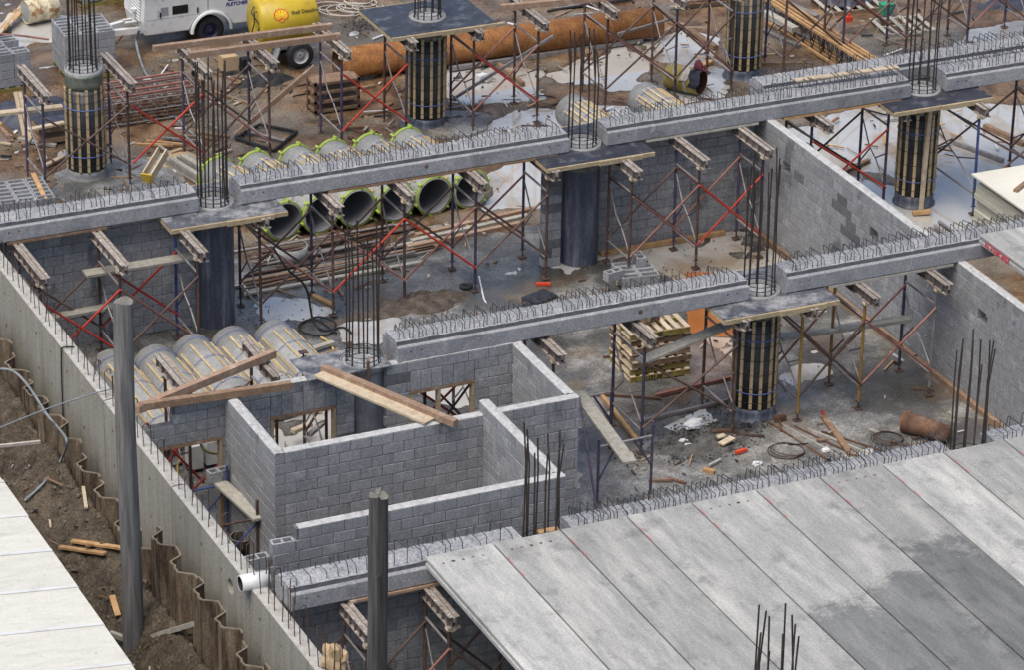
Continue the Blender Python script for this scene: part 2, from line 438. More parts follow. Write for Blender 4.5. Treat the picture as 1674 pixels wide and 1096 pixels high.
M['white_sheet'] = mk('white_panel', two((.62, .60, .51), (.72, .70, .61)), 1.2, .6, .08, 30, stain=((.52, .50, .45), 1.0, .55, .75, .5))
M['panel_edge'] = mk('panel_edge', two((.40, .39, .32), (.55, .54, .46)), 5.0, .8, .2, 30, stretch=(.4, .4, 5))
M['roof_white'] = mk('white_roof_sheet', two((.54, .52, .45), (.64, .62, .545), (.70, .68, .61)), 3.5, .55, .1, 25, detail=12, stretch=(.5, 2, 1), rand=.04, stain=((.44, .425, .38), 1.2, .53, .7, .5, 1), stain2=((.3, .28, .24), 7, .63, .72, .5), rg=0.7, speck=0.06)
M['pole'] = mk('weathered_pole_timber', two((.075, .073, .072), (.15, .146, .142), (.235, .23, .222)), 2.0, .9, .5, 30, stretch=(9, 9, .5), stain=((.05, .048, .05), 1.5, .55, .7, .6, 1))
M['pole_dark'] = mk('dark_pole_timber', two((.028, .026, .026), (.065, .062, .062), (.12, .115, .115)), 2.0, .9, .5, 30, stretch=(9, 9, .5))
M['pole_end'] = mk('pole_end_grain', two((.12, .115, .10), (.24, .23, .2)), 14.0, .95, .6, 40)
M['pvc'] = mk('white_pvc', two((.66, .66, .64), (.74, .74, .72)), 8.0, .4, 0)
M['hose'] = mk('grey_hose', two((.16, .18, .19), (.25, .27, .28)), 6.0, .5, 0)
M['hose_yellow'] = mk('yellow_hose', two((.45, .33, .10), (.55, .42, .16)), 6.0, .6, 0)
M['cable_pale'] = mk('pale_rope', two((.4, .36, .3), (.52, .48, .42)), 9.0, .9, 0)
M['orange_ply'] = mk('orange_plywood', two((.36, .12, .03), (.48, .18, .05)), 2.5, .7, .1, 30, stain=((.5, .42, .36), 2, .6, .72, .6))
M['rubble'] = mk('rubble', two((.045, .043, .04), (.085, .082, .08), (.2, .195, .19)), 3.0, .95, .5, 30, rand=.3)
M['dirt'] = mk('dark_dirt', two((.05, .047, .043), (.1, .096, .09), (.17, .165, .155)), 6.0, .95, 1.0, 20, bdist=.03)
M['stone'] = mk('stone', two((.06, .048, .035), (.13, .105, .08)), 5.0, .95, .5, 20, rand=.3)
M['bag'] = mk('white_plastic_bag', two((.6, .6, .6), (.72, .72, .72)), 8.0, .5, .5, 20)
M['blue_tarp'] = mk('dark_tarpaulin', two((.03, .034, .05), (.065, .07, .095)), 4.0, .5, .4, 12, bdist=.04)
M['green'] = mk('green_plastic', two((.03, .22, .12), (.05, .3, .17)), 6.0, .5, 0)
M['glass'] = mk('dark_window', two((.012, .014, .014), (.02, .022, .022)), 4.0, .15, 0, spec=.6)
M['tan'] = mk('tan_cardboard', two((.40, .29, .16), (.5, .37, .22)), 5.0, .9, .1, 30, rand=.1)
M['ply_dusty'] = mk('dusty_plywood', two((.05, .055, .07), (.12, .125, .14)), 3.0, .5, .1, 40, stain=((.33, .33, .33), 2.5, .45, .62, .85), spec=.5, speck=0.3)
M['column_dusty'] = mk('dusty_column', two((.10, .11, .135), (.2, .21, .235)), 3.0, .7, .2, 30, stretch=(2, 2, .5), stain=((.3, .3, .3), 2.5, .52, .66, .7))
M['block_wet'] = mk('damp_block', two((.105, .108, .116), (.155, .158, .167)), 10.0, .8, .4, 70, rand=.15)
M['pile_rim'] = mk('worn_pile_rim', two((.13, .105, .07), (.27, .23, .17)), 8.0, .8, .2, 40)
M['concrete_step_shaded'] = mk('shaded_rough_step_concrete', two((.08, .083, .092), (.15, .153, .165)), 9.0, .95, .6, 40)  # dark rough concrete, with the shade on the step faces painted in

def wet_rim(m, lo, hi):
    """soaked, shiny ground close to the water line"""
    nt = m.node_tree; N = nt.nodes; Lk = nt.links; b = N['Principled BSDF']
    old = b.inputs['Base Color'].links[0].from_socket
    geo = N.new('ShaderNodeNewGeometry'); sp = N.new('ShaderNodeSeparateXYZ'); Lk.new(geo.outputs['Position'], sp.inputs[0])
    mr = N.new('ShaderNodeMapRange'); mr.inputs[1].default_value = hi; mr.inputs[2].default_value = lo
    Lk.new(sp.outputs[2], mr.inputs[0])
    mx = N.new('ShaderNodeMix'); mx.data_type = 'RGBA'; mx.blend_type = 'MULTIPLY'
    Lk.new(mr.outputs[0], mx.inputs[0]); Lk.new(old, mx.inputs[6]); mx.inputs[7].default_value = (.55, .53, .52, 1)
    Lk.new(mx.outputs[2], b.inputs['Base Color'])
    rr = N.new('ShaderNodeMapRange'); rr.inputs[3].default_value = .48; rr.inputs[4].default_value = .1
    Lk.new(mr.outputs[0], rr.inputs[0]); Lk.new(rr.outputs[0], b.inputs['Roughness'])
wet_rim(M['mud'], -.004, .05)
wet_rim(M['floor'], -.006, .014)

# wet stain on the floor planks: own outline per plank, start line stored in the object colour
def wet_plank_material():
    m = M['plank'].copy(); m.name = 'floor_plank_wet'
    nt = m.node_tree; N = nt.nodes; Lk = nt.links; b = N['Principled BSDF']
    old = b.inputs['Base Color'].links[0].from_socket
    geo = N.new('ShaderNodeNewGeometry'); sp = N.new('ShaderNodeSeparateXYZ'); Lk.new(geo.outputs['Position'], sp.inputs[0])
    oi = N.new('ShaderNodeObjectInfo'); sc = N.new('ShaderNodeSeparateColor'); Lk.new(oi.outputs['Color'], sc.inputs[0])
    a = N.new('ShaderNodeMath'); a.operation = 'ADD'; Lk.new(sp.outputs[1], a.inputs[0]); Lk.new(sc.outputs[0], a.inputs[1])
    no = N.new('ShaderNodeTexNoise'); no.inputs['Scale'].default_value = 1.5; no.inputs['Detail'].default_value = 12; no.inputs['Roughness'].default_value = .7
    Lk.new(geo.outputs['Position'], no.inputs['Vector'])
    k = N.new('ShaderNodeMath'); k.operation = 'MULTIPLY_ADD'; Lk.new(no.outputs['Fac'], k.inputs[0]); k.inputs[1].default_value = 3.2; k.inputs[2].default_value = -1.6
    s = N.new('ShaderNodeMath'); s.operation = 'ADD'; Lk.new(a.outputs[0], s.inputs[0]); Lk.new(k.outputs[0], s.inputs[1])
    mr = N.new('ShaderNodeMapRange'); mr.inputs[1].default_value = .22; mr.inputs[2].default_value = -.22; mr.inputs[4].default_value = .85
    Lk.new(s.outputs[0], mr.inputs[0])
    mx = N.new('ShaderNodeMix'); mx.data_type = 'RGBA'; mx.blend_type = 'MULTIPLY'
    Lk.new(mr.outputs[0], mx.inputs[0]); Lk.new(old, mx.inputs[6]); mx.inputs[7].default_value = (.42, .44, .46, 1)
    hs = N.new('ShaderNodeHueSaturation'); Lk.new(sc.outputs[1], hs.inputs['Value']); Lk.new(mx.outputs[2], hs.inputs['Color'])
    Lk.new(hs.outputs['Color'], b.inputs['Base Color'])
    return m
M['plank_wet'] = wet_plank_material()

ROW_Z, ROW_A, ROW_B, ROW_C, ROW_D = 7.95, 0.0, -7.72, -15.3, -23.1
TOPZ = 2.6          # underside of the beams

# ---------------------------------------------------------------- ground, floor, water
BASEMENT = [(-4.6, -24), (12.2, -24), (12.2, 0.3), (8.4, 0.6), (8.0, 1.6), (5.6, 1.9), (3.6, 2.3), (1.2, 2.0), (-.6, .4), (-4.6, .3)]
px = lambda pts: [tuple(g(x, y)[:2]) for x, y in pts]
PUDDLES = [px(q) for q in (
    [(1052, 60), (1120, 48), (1165, 62), (1160, 100), (1200, 118), (1190, 158), (1120, 168), (1085, 150), (1085, 110), (1060, 90)],
    [(720, 118), (800, 105), (880, 118), (880, 160), (760, 172), (715, 150)],
    [(745, 205), (840, 185), (1000, 170), (1080, 175), (1090, 200), (960, 230), (800, 245), (720, 225)],
    [(780, 282), (860, 262), (905, 275), (880, 335), (800, 340)],
    [(1285, 212), (1350, 185), (1440, 160), (1560, 160), (1690, 172), (1720, 262), (1620, 300), (1500, 306), (1360, 268)],
    [(1375, 283), (1470, 303), (1620, 298), (1680, 330), (1640, 420), (1500, 385)],
    [(1560, 70), (1620, 40), (1700, 30), (1700, 75), (1600, 92)],
    [(890, 120), (960, 95), (1065, 82), (1070, 118), (980, 135), (900, 140)],
    [(0, 60), (30, 20), (110, 25), (120, 62), (60, 72), (0, 80)],
    [(1000, 60), (1040, 90), (1060, 140), (1000, 150), (985, 100)],
)]
xs = np.linspace(-16, 36, 400); ys = np.linspace(-18, 36, 416)
X, Y = np.meshgrid(xs, ys, indexing='ij')
Hn = fbm(X * .8, Y * .8, 6) - .5
Z = .027 + Hn * .08 + (fbm(X * 3.1 + 5, Y * 3.1, 4) - .5) * .07
for q in PUDDLES:
    d = polydist(q, X, Y) + (fbm(X * 1.3 + 9, Y * 1.3, 5) - .5) * .9
    t = np.clip((.18 - d) / .5, 0, 1); t = t * t * (3 - 2 * t)
    Z = Z * (1 - .7 * t) - .075 * t
d = polydist(BASEMENT, X, Y) + (fbm(X * 1.1 + 3, Y * 1.1 + 8, 5) - .5) * 1.1
t = np.clip((0.15 - d) / .55, 0, 1); Z = Z - .3 * t * t * (3 - 2 * t)
ruts = np.exp(-((Y - 5.0 - .25 * X * .1) % 2.2 - 1.1) ** 2 / .02) * .02 * (Y > 4)
Z = Z + ruts
tag(sheet('ground', xs, ys, Z, M['mud']), kind='structure')
tag(MB().box((20, 20, -.45), (900, 900, .02)).build('far_ground', M['mud']), kind='structure')
tag(MB().lohi((-16, -18, -.05), (36, 36, -.008)).build('water', M['water']), kind='structure')
xs = np.linspace(-4.62, 12.25, 180); ys = np.linspace(-24, 2.7, 260)
X, Y = np.meshgrid(xs, ys, indexing='ij')
tag(sheet('basement_floor', xs, ys, (fbm(X * .6 + 2, Y * .6 + 5, 6) - .5) * .085 + .003, M['floor']), kind='structure')
for q in ([(548, 535), (600, 512), (652, 520), (662, 552), (600, 568), (560, 560)], [(1086, 700), (1150, 668), (1172, 690), (1120, 715)],
          [(1330, 760), (1420, 735), (1450, 755), (1360, 790)]):
    P = px(q); c = Vector((sum(a for a, b in P) / len(P), sum(b for a, b in P) / len(P)))
    pts = []
    for i in range(len(P)):
        a, b = Vector(P[i]), Vector(P[(i + 1) % len(P)])
        for k in range(6):
            w = a.lerp(b, k / 6); w = c + (w - c) * (1 + (random.random() - .5) * .16)
            pts.append((w.x, w.y, .012))
    tag(MB().prism(pts, (0, 0, .002)).build('puddle', M['water']), kind='structure')
# grey pad of spilt concrete round the back-left column
def blob(name, mat, c, r, z0, h, n=40, amp=.25):
    pts = []
    for k in range(n):
        a = 2 * math.pi * k / n
        rr = r * (1 + amp * (float(fbm(math.cos(a) * 1.5 + c[0], math.sin(a) * 1.5 + c[1], 4)) - .5) * 2)
        pts.append((c[0] + math.cos(a) * rr, c[1] + math.sin(a) * rr * .8, z0))
    return tag(MB().prism(pts, (0, 0, h)).build(name, mat), kind='structure')
blob('concrete_pad', M['floor'], (0.5, 7.4), 1.6, -.05, .115)
blob('concrete_pad', M['floor'], (8.3, 7.7), 1.1, -.05, .11)

# ---------------------------------------------------------------- dug earth outside the wall
xs = np.linspace(-16, -4.81, 170); ys = np.linspace(-26, 2, 380)
X, Y = np.meshgrid(xs, ys, indexing='ij')
w = np.clip((-5.25 - X) / .12, 0, 1)
def earth(X, Y):
    sl_ = np.interp(Y, [-26, -14, -11.5, -8, -5, 0], [.95, .95, 1.0, 1.15, 1.2, 1.3])
    t_ = np.clip((-5.42 - X) / .75, 0, 1); t_ = t_ * t_ * (3 - 2 * t_)
    return sl_ - t_ * np.interp(Y, [-15, -11.5, -9, -6, -3], [.85, .75, .45, .15, 0]) + (fbm(X * .9, Y * .9, 6) - .5) * .6 + np.abs(fbm(X * 3.3, Y * 3.3, 5) - .5) * .36 + (fbm(X * 9, Y * 9, 3) - .5) * .11
def ge(px_, py_, dz=0.0):
    z = 1.0
    for _ in range(12):
        q_ = g(px_, py_, z + dz); z = .5 * z + .5 * float(earth(q_.x, q_.y))
    return g(px_, py_, z + dz)
Ze = earth(X, Y)
Zg = -.3 + (fbm(X * 3, Y * 3, 4) - .5) * .2
tag(sheet('earth_bank', xs, ys, Ze * w + Zg * (1 - w), M['earth']), kind='structure')

# ---------------------------------------------------------------- plates with a round hole
def holed(mb, c, r, lo, hi, th, U=Vector((1, 0, 0)), W=Vector((0, 1, 0)), n=48):
    """plate in the plane spanned by U, W through c (hole centre), from lo to hi in (u, w), thickness th along U x W"""
    ang = sorted(set([2 * math.pi * k / n for k in range(n)] + [math.atan2(b, a) % (2 * math.pi) for a in (lo[0], hi[0]) for b in (lo[1], hi[1])]))
    N_ = U.cross(W)
    inn, out = [], []
    for a in ang:
        ca, sa = math.cos(a), math.sin(a)
        tx = (hi[0] if ca > 0 else lo[0]) / ca if abs(ca) > 1e-9 else 1e9
        ty = (hi[1] if sa > 0 else lo[1]) / sa if abs(sa) > 1e-9 else 1e9
        t = min(tx, ty)
        inn.append(c + U * ca * r + W * sa * r); out.append(c + U * ca * t + W * sa * t)
    k = len(ang)
    vs = inn + out + [p - N_ * th for p in inn] + [p - N_ * th for p in out]
    fs = []
    for i in range(k):
        j = (i + 1) % k
        fs += [(i, k + i, k + j, j), (2 * k + j, 3 * k + j, 3 * k + i, 2 * k + i), (j, 2 * k + j, 2 * k + i, i), (k + i, 3 * k + i, 3 * k + j, k + j)]
    return mb.add(vs, fs)

# ---------------------------------------------------------------- perimeter wall on the left
PWX0, PWX1 = -4.8, -4.53
wall = thing('basement_wall', 'long cast concrete basement wall with upright bars, beside the sheet piles', 'wall', (-4.66, -10, 0))
joints = [.55, -4.02, -7.5, -10.99, -14.65, -18.4, -22.5]
for i in range(len(joints) - 1):
    y1, y0 = joints[i] - .012, joints[i + 1] + .012
    mb = MB(); mb.mi = 0
    if i == 3:                                   # the panel with the round hole
        hy, hz = -13.78, 2.16
        holed(mb, V(PWX0 + .27, hy, hz), .135, (-.3, -.3), (.3, .3), .27, V(0, 1, 0), V(0, 0, 1))
        mb.lohi((PWX0, hy + .3, -1), (PWX1, y1, TOPZ)); mb.lohi((PWX0, y0, -1), (PWX1, hy - .3, TOPZ))
        mb.lohi((PWX0, hy - .3, -1), (PWX1, hy + .3, hz - .3)); mb.lohi((PWX0, hy - .3, hz + .3), (PWX1, hy + .3, TOPZ))
        zt = TOPZ
    elif i == 4:                                 # notch for the white pipe
        mb.lohi((PWX0, y0, -1), (PWX1, y1, TOPZ))
    else:
        mb.lohi((PWX0, y0, -1), (PWX1, y1, TOPZ))
    mb.build('wall_panel', M['wall_concrete'], wall)
    # rough top, a little proud and uneven
    n = max(4, int((y1 - y0) / .12)); tv = []; fs = []
    for k in range(n + 1):
        y = y0 + (y1 - y0) * k / n
        for q, xx in enumerate((PWX0 + .004, PWX0 + .07, PWX0 + .16, PWX1 - .05, PWX1 - .004)):
            tv.append((xx, y, TOPZ + .002 + (0.004 + random.random() * .022 if 0 < q < 4 else 0.003)))
    for k in range(n):
        for q in range(4):
            a = k * 5 + q; fs.append((a, a + 1, a + 6, a + 5))
    tmb = MB(); tmb.add(tv, fs, False); tmb.build('wall_top', M['wall_top'], wall)
# upright bars: hooked hairpins and straight ones
y = 0.2; k = 0
while y > -19.5:
    y -= .24 + random.random() * .14; k += 1
    if -15.75 < y < -14.45: pass
    for xx in ((PWX0 + .08,) if k % 3 else (PWX0 + .07, PWX1 - .07)):
        h = .38 + random.random() * .25 + (.2 if y < -14 else 0)
        lean = V((random.random() - .5) * .05, (random.random() - .5) * .08, 0)
        b0 = V(xx, y, TOPZ - .02); b1 = b0 + V(0, 0, h) + lean
        pts = [b0, b0.lerp(b1, .6) + lean * .2, b1]
        if k % 2 == 0 and xx < PWX0 + .1:
            pts += [b1 + V(.05, .0, .05), b1 + V(.11, .02, .03), b1 + V(.13, .03, -.06)]
            if y < -13.5: pts += [b1 + V(.13, .03, -.3)]
        MB().path(pts, .0085, 5).build('starter_bar', M['rebar_rust'], wall)
for i in range(len(joints) - 1):
    for yy in np.arange(joints[i] - .45, joints[i + 1] + .3, -.95):
        for zz in (2.25, 1.55, .85):
            if i == 3 and abs(yy + 13.78) < .4: continue
            MB().disc((PWX0 - .003, yy + (random.random() - .5) * .1, zz + (random.random() - .5) * .06), (-1, 0, 0), .022 + .014 * random.random(), 9).build('tie_hole', M['rust_dark'], wall)
tb = thing('drain_pipe', 'short white plastic pipe stub lying through the top of the concrete wall', 'pipe', (-4.75, -14.9, 2.5))
c0 = V(-4.95, -14.63, 2.68); c1 = V(-4.47, -14.63, 2.68)
MB().lathe(c0, c1, [(.0, .125), (0, .14), (.48, .14), (.48, .125), (0, .125)], 28).build('pipe_shell', M['pvc'], tb)
MB().lathe(c0, c1, [(.004, .122), (.4, .122)], 24).disc(c0 + V(.12, 0, 0), (-1, 0, 0), .121).build('lining', M['rubber'], tb)  # black sleeve and disc paint in the shade inside the open pipe

# ---------------------------------------------------------------- sheet piles
tops = {-1: 1.75, -2: 1.85, -3: 1.75, -4: 1.6, -5: 1.75, -6: 1.72, -7: 1.45, -8: 1.5, -9: 1.35, -10: 1.6, -11: 2.1, -12: 2.1, -13: 2.08, -14: 2.05, -15: 2.02, -16: 2.05, -17: 1.95}
def pile(i):
    zt = tops[i]; y = i * 1.0 - .2
    plan = [(-5.13, 0), (-5.13, -.2), (-5.36, -.34), (-5.36, -.46), (-5.33, -.5), (-5.36, -.54), (-5.36, -.7), (-5.13, -.86), (-5.13, -1.0)]
    plan = [(a, y + b) for a, b in plan]
    mb = MB(); th = .028
    zt += (random.random() - .5) * .16; dz_ = (random.random() - .5) * .12; jx = (random.random() - .5) * .07
    zj = [zt + dz_ * k_ / len(plan) + (random.random() - .5) * .03 for k_ in range(len(plan))]
    plan = [(a + (jx if 0 < k_ < len(plan) - 1 else 0), b) for k_, (a, b) in enumerate(plan)]
    for k in range(len(plan) - 1):
        a, b = V(*plan[k], 0), V(*plan[k + 1], 0)
        d = (b - a).normalized(); n = V(d.y, -d.x, 0) * th
        za, zb = zj[k], zj[k + 1]
        vs = [a + V(0, 0, -.6), b + V(0, 0, -.6), b + n + V(0, 0, -.6), a + n + V(0, 0, -.6), a + V(0, 0, za), b + V(0, 0, zb), b + n + V(0, 0, zb), a + n + V(0, 0, za)]
        mb.add(vs, [(0, 3, 2, 1), (4, 5, 6, 7), (0, 1, 5, 4), (1, 2, 6, 5), (2, 3, 7, 6), (3, 0, 4, 7)])
    o = thing('sheet_pile', None, None, (-5.27, y - .5, -.6))
    mb.build('pile_web', M['pile'], o)
    rm = MB()
    for k in range(len(plan) - 1):
        a, b = V(*plan[k], zj[k] + .004), V(*plan[k + 1], zj[k + 1] + .004)
        rm.bar(a, b, .026, .012)
    rm.build('rim', M['pile_rim'], o)
    n = -i
    tag(o, f'rusty sheet pile beside the concrete wall, {ORD[n - 1]} from the far end', 'sheet pile', 'sheet piles along the dug earth')
for i in sorted(tops, reverse=True):
    pile(i)

# ---------------------------------------------------------------- block walls
bm_ = bmesh.new(); bmesh.ops.create_cube(bm_, size=1.0)
bmesh.ops.scale(bm_, vec=(.390, .19, .190), verts=bm_.verts)
bmesh.ops.bevel(bm_, geom=bm_.edges[:], offset=.007, segments=1, affect='EDGES')
BLOCK = bpy.data.meshes.new('block'); bm_.to_mesh(BLOCK); bm_.free(); BLOCK.materials.append(M['block'])

def block_wall(label, axis, a0, b0, length, top, openings=(), soldiers=(), z0=0.0, damp=(), limit=300, near=None, cap=True, name='block_wall', skip=()):
    """axis 'x' or 'y'; a0 start along the axis, b0 near face across it (thickness .19 away from the camera side)"""
    P = (lambda a, b, z: V(a, b, z)) if axis == 'x' else (lambda a, b, z: V(b, a, z))
    root = thing(name, label, 'wall', P(a0 + length / 2, b0 + .095, z0), 'block walls of the new rooms')
    nc = int(round((top - z0) / .2))
    spots = []; mort = MB()
    zones = [tuple(o) for o in openings] + [(s0, s1, zb, zb + .4) for s0, s1, zb in soldiers]
    for k in range(nc):
        zb = z0 + k * .2; zc = zb + .1
        iv = [(a0, a0 + length)]
        for o in zones:
            if o[2] - .01 <= zc <= o[3] + .01:
                nv = []
                for u, v in iv:
                    if o[0] > u + .02: nv.append((u, min(v, o[0])))
                    if o[1] < v - .02: nv.append((max(u, o[1]), v))
                iv = [q for q in nv if q[1] - q[0] > .03]
        for u, v in iv:
            lo, hi = P(u + .006, b0 + .012, zb), P(v - .006, b0 + .178, zb + .199)
            mort.lohi(lo, hi)
            off = a0 + (k % 2) * .2 - .4
            i0 = int((u - off) / .4)
            e = off + i0 * .4
            while e < v - .02:
                p, q = max(e, u), min(e + .4, v)
                if q - p > .05: spots.append((p, q, zc, 0))
                e += .4
    for s0, s1, zb in soldiers:
        n = int(round((s1 - s0) / .2)); w = (s1 - s0) / n
        mort.lohi(P(s0 + .006, b0 + .008, zb), P(s1 - .006, b0 + .182, zb + .399))
        for i in range(n): spots.append((s0 + i * w, s0 + (i + 1) * w, zb + .2, 1))
    mort.build('mortar', M['mortar'], root)
    if near is not None: spots.sort(key=near)
    rest = MB()
    for i, (p, q, zc, sol) in enumerate(spots):
        c = P((p + q) / 2, b0 + .095, zc); w = q - p
        j = (random.random() - .5) * .006
        c += P(0, j, 0) if axis == 'x' else V(j, 0, 0)
        if i < limit:
            if sol:
                o = link('block', BLOCK, root, c, rot=(0, R_(90), 0) if axis == 'x' else (R_(90), 0, R_(90)), scale=(1, 1, w / .2))
            else:
                o = link('block', BLOCK, root, c + V(0, 0, (random.random() - .5) * .005), rz=(0 if axis == 'x' else R_(90)) + (random.random() - .5) * .012, scale=(w / .4, 1, 1))
            for da, db, dz0, dz1 in damp:
                if da < (p + q) / 2 < db and dz0 < zc < dz1 and random.random() < .85:
                    o.material_slots[0].link = 'OBJECT'; o.material_slots[0].material = M['block_wet']
        else:
            s = (w - .008, .19, .191)
            rest.box(c, s if axis == 'x' else (s[1], s[0], s[2]))
    if rest.v: tag(rest.build('block_field', M['block'], root), kind='stuff')
    if cap:                                      # grout smeared over the top course
        n = max(3, int(length / .09)); vs = []; fs = []
        tops_ = [o for o in openings if o[3] >= top - .01]
        for k in range(n + 1):
            a = a0 + length * k / n
            zt = top
            for q, bb in enumerate((.002, .045, .095, .145, .188)):
                vs.append(P(a, b0 + bb, zt + .002 + (random.random() * .02 + .006 if 0 < q < 4 else random.random() * .004)))
        for k in range(n):
            a = a0 + length * (k + .5) / n
            if any(o[0] - .04 < a < o[1] + .04 for o in tops_): continue
            for q in range(4):
                i = k * 5 + q; fs.append((i, i + 1, i + 6, i + 5) if axis == 'y' else (i, i + 5, i + 6, i + 1))
        if fs: MB().add(vs, fs).build('grout_cap', M['grout'], root)
    return root

block_wall('grey block wall under the beam end at the far left, behind red braces', 'x', -4.5, -.02, 4.1, 2.6, cap=False)
block_wall('grey block wall under the beam between the bare dark column and the long side wall', 'x', 8.42, .1, 3.66, 2.6, cap=False)
block_wall('narrow dark pier of blocks just left of the bare column in the middle', 'x', 7.13, -.12, .4, 2.6, cap=False, damp=((7, 8, .0, .9), (7, 8, 1.2, 1.4), (7, 8, 1.6, 2.2)))
cam_d = lambda s: (s[0] - CAM_POS.y) if True else 0
block_wall('long block wall on the right with small vent holes, running from back to front', 'y', -13.4, 12.1, 13.65, 2.6,
           openings=((-1.45, -1.1, 1.8, 2.0), (-5.1, -4.75, 1.8, 2.0), (-9.25, -8.9, 1.8, 2.0)), near=lambda s: abs(s[0] + 4.6), damp=((-4.5, -3.6, 1.35, 1.75), (-3.9, -3.3, 1.75, 2.15), (-4.9, -4.3, .95, 1.35), (-2.2, -1.8, 1.7, 2.3)))
# timber kicker boards along its foot
for i, (y0, y1) in enumerate(((-3.4, -.1), (-6.9, -3.5), (-10.3, -7.0), (-13, -10.4))):
    o = MB().lohi((11.96, y0, .004), (12.06, y1, .13)).build('kicker_board', M['timber_brown'])
    tag(o, f'low timber board along the long right wall foot, {ORD[i]} from the far corner', 'board', 'boards along the wall foot')
o = MB().lohi((8.5, -.07, .004), (11.4, .02, .1)).build('kicker_board', M['timber_orange'])
tag(o, 'rusty orange timber along the foot of the block wall beside the bare dark column', 'board', 'boards along the wall foot')
# room walls
block_wall('block wall with window openings and a doorway, in line with the middle beam', 'x', -4.5, -8.1, 7.44, 2.6,
           openings=((-4.5, -3.74, 2.2, 2.6), (-.32, .26, 0, 2.6), (-1.92, -.67, .8, 2.0), (.76, 2.03, .8, 2.0), (-3.99, -2.83, 0, 1.8)),
           soldiers=((-1.92, -.67, 2.0), (.76, 2.03, 2.0)), cap=True, damp=((.3, .8, 2.15, 2.45), (-1.0, -.3, 1.1, 1.5), (-.7, -.3, .7, 1.1)))
block_wall('left side wall of the block rooms, running from the window wall to the near corner', 'y', -10.55, -2.79, 2.4, 2.6)
block_wall('wide plain block wall across the middle of the rooms, seen from the front', 'x', -2.6, -10.55, 3.69, 2.6)
block_wall('short block wall joining the right end of the rooms, beside the leaning plank', 'x', 1.28, -10.55, 1.66, 2.6)
block_wall('right side block wall of the rooms ending under the middle beam', 'y', -10.36, 2.75, 2.24, 2.6)
block_wall('block wall with a pale top between the two front room walls', 'y', -13.31, 1.09, 2.95, 2.8)
block_wall('front block wall with stepped left end, nearest the slab beam', 'x', -4.5, -13.5, 5.78, 2.8,
           openings=((-4.5, -3.95, 2.2, 2.8), (-3.95, -3.55, 2.4, 2.8)))
block_wall('dim block wall under the near left beam, below the slab edge', 'x', -4.5, -15.2, 4.1, 2.6, cap=False)
# timber frames in the openings
def opening_frame(label, a0, a1, z0, z1, y, mids=()):
    t = thing('opening_frame', label, 'window frame', ((a0 + a1) / 2, y, z0), 'timber frames in the wall openings')
    yy = (y - .01, y + .12)
    MB().lohi((a0 + .003, yy[0], z1 - .055), (a1 - .003, yy[1], z1 - .003)).build('head', M['timber_brown'], t)
    for a in (a0 + .003, a1 - .058): MB().lohi((a, yy[0] + .003, z0), (a + .055, yy[1] - .003, z1 - .056)).build('jamb', M['ply_edge'], t)
    for a in mids: MB().lohi((a, yy[0] + .003, z0), (a + .055, yy[1] - .003, z1 - .056)).build('post', M['ply_edge'], t)
opening_frame('timber window frame left of the embedded column', -1.92, -.67, .8, 2.0, -8.1)
opening_frame('timber window frame with a middle post, below the middle beam', .76, 2.03, .8, 2.0, -8.1, (1.3,))
opening_frame('timber door frame in the window wall beside the perimeter wall', -3.99, -2.83, 0, 1.8, -8.1)
# loose hollow blocks at the stepped end
def hollow_block(label, c, rz=0.0, stand=False, group='loose hollow blocks'):
    mb = MB(); L, W_, H_ = .39, .19, .19; t = .035
    if stand: L, H_ = .39, .19
    mb.lohi((-L / 2, -W_ / 2, 0), (L / 2, -W_ / 2 + t, H_)); mb.lohi((-L / 2, W_ / 2 - t, 0), (L / 2, W_ / 2, H_))
    for xx in (-L / 2, -t / 2, L / 2 - t): mb.lohi((xx, -W_ / 2 + t, .001), (xx + t, W_ / 2 - t, H_ - .001))
    mb.lohi((-L / 2 + .01, -W_ / 2 + .01, H_ - .03), (L / 2 - .01, W_ / 2 - .01, H_ - .004)) if stand else None
    o = mb.build('hollow_block', M['block']); o.location = c; o.rotation_euler = (0, 0, rz); ORG[o] = Vector(c)
    return tag(o, label, 'block', group)
hollow_block('hollow block lying on the lower step of the front block wall', (-4.2, -13.4, 2.204), .05)
hollow_block('hollow block lying on the upper step of the front block wall', (-3.76, -13.4, 2.404), -.04)
hollow_block('hollow block on the end of the short scaffold plank by the doorway', (-2.98, -8.25, 1.06), .1)

# ---------------------------------------------------------------- columns
BARM = {}
def rebar_bar(root, x, y, z0, h, mat='rebar', r=.016, bend=.06):
    l1 = V((random.random() - .5) * bend, (random.random() - .5) * bend, 0); l2 = V((random.random() - .5) * bend * 1.6, (random.random() - .5) * bend * 1.6, 0)
    MB().path([V(x, y, z0), V(x, y, z0 + h * .35) + l1 * .4, V(x, y, z0 + h * .7) + l1, V(x, y, z0 + h) + l2], r, 6).build('rebar', M[mat], root)

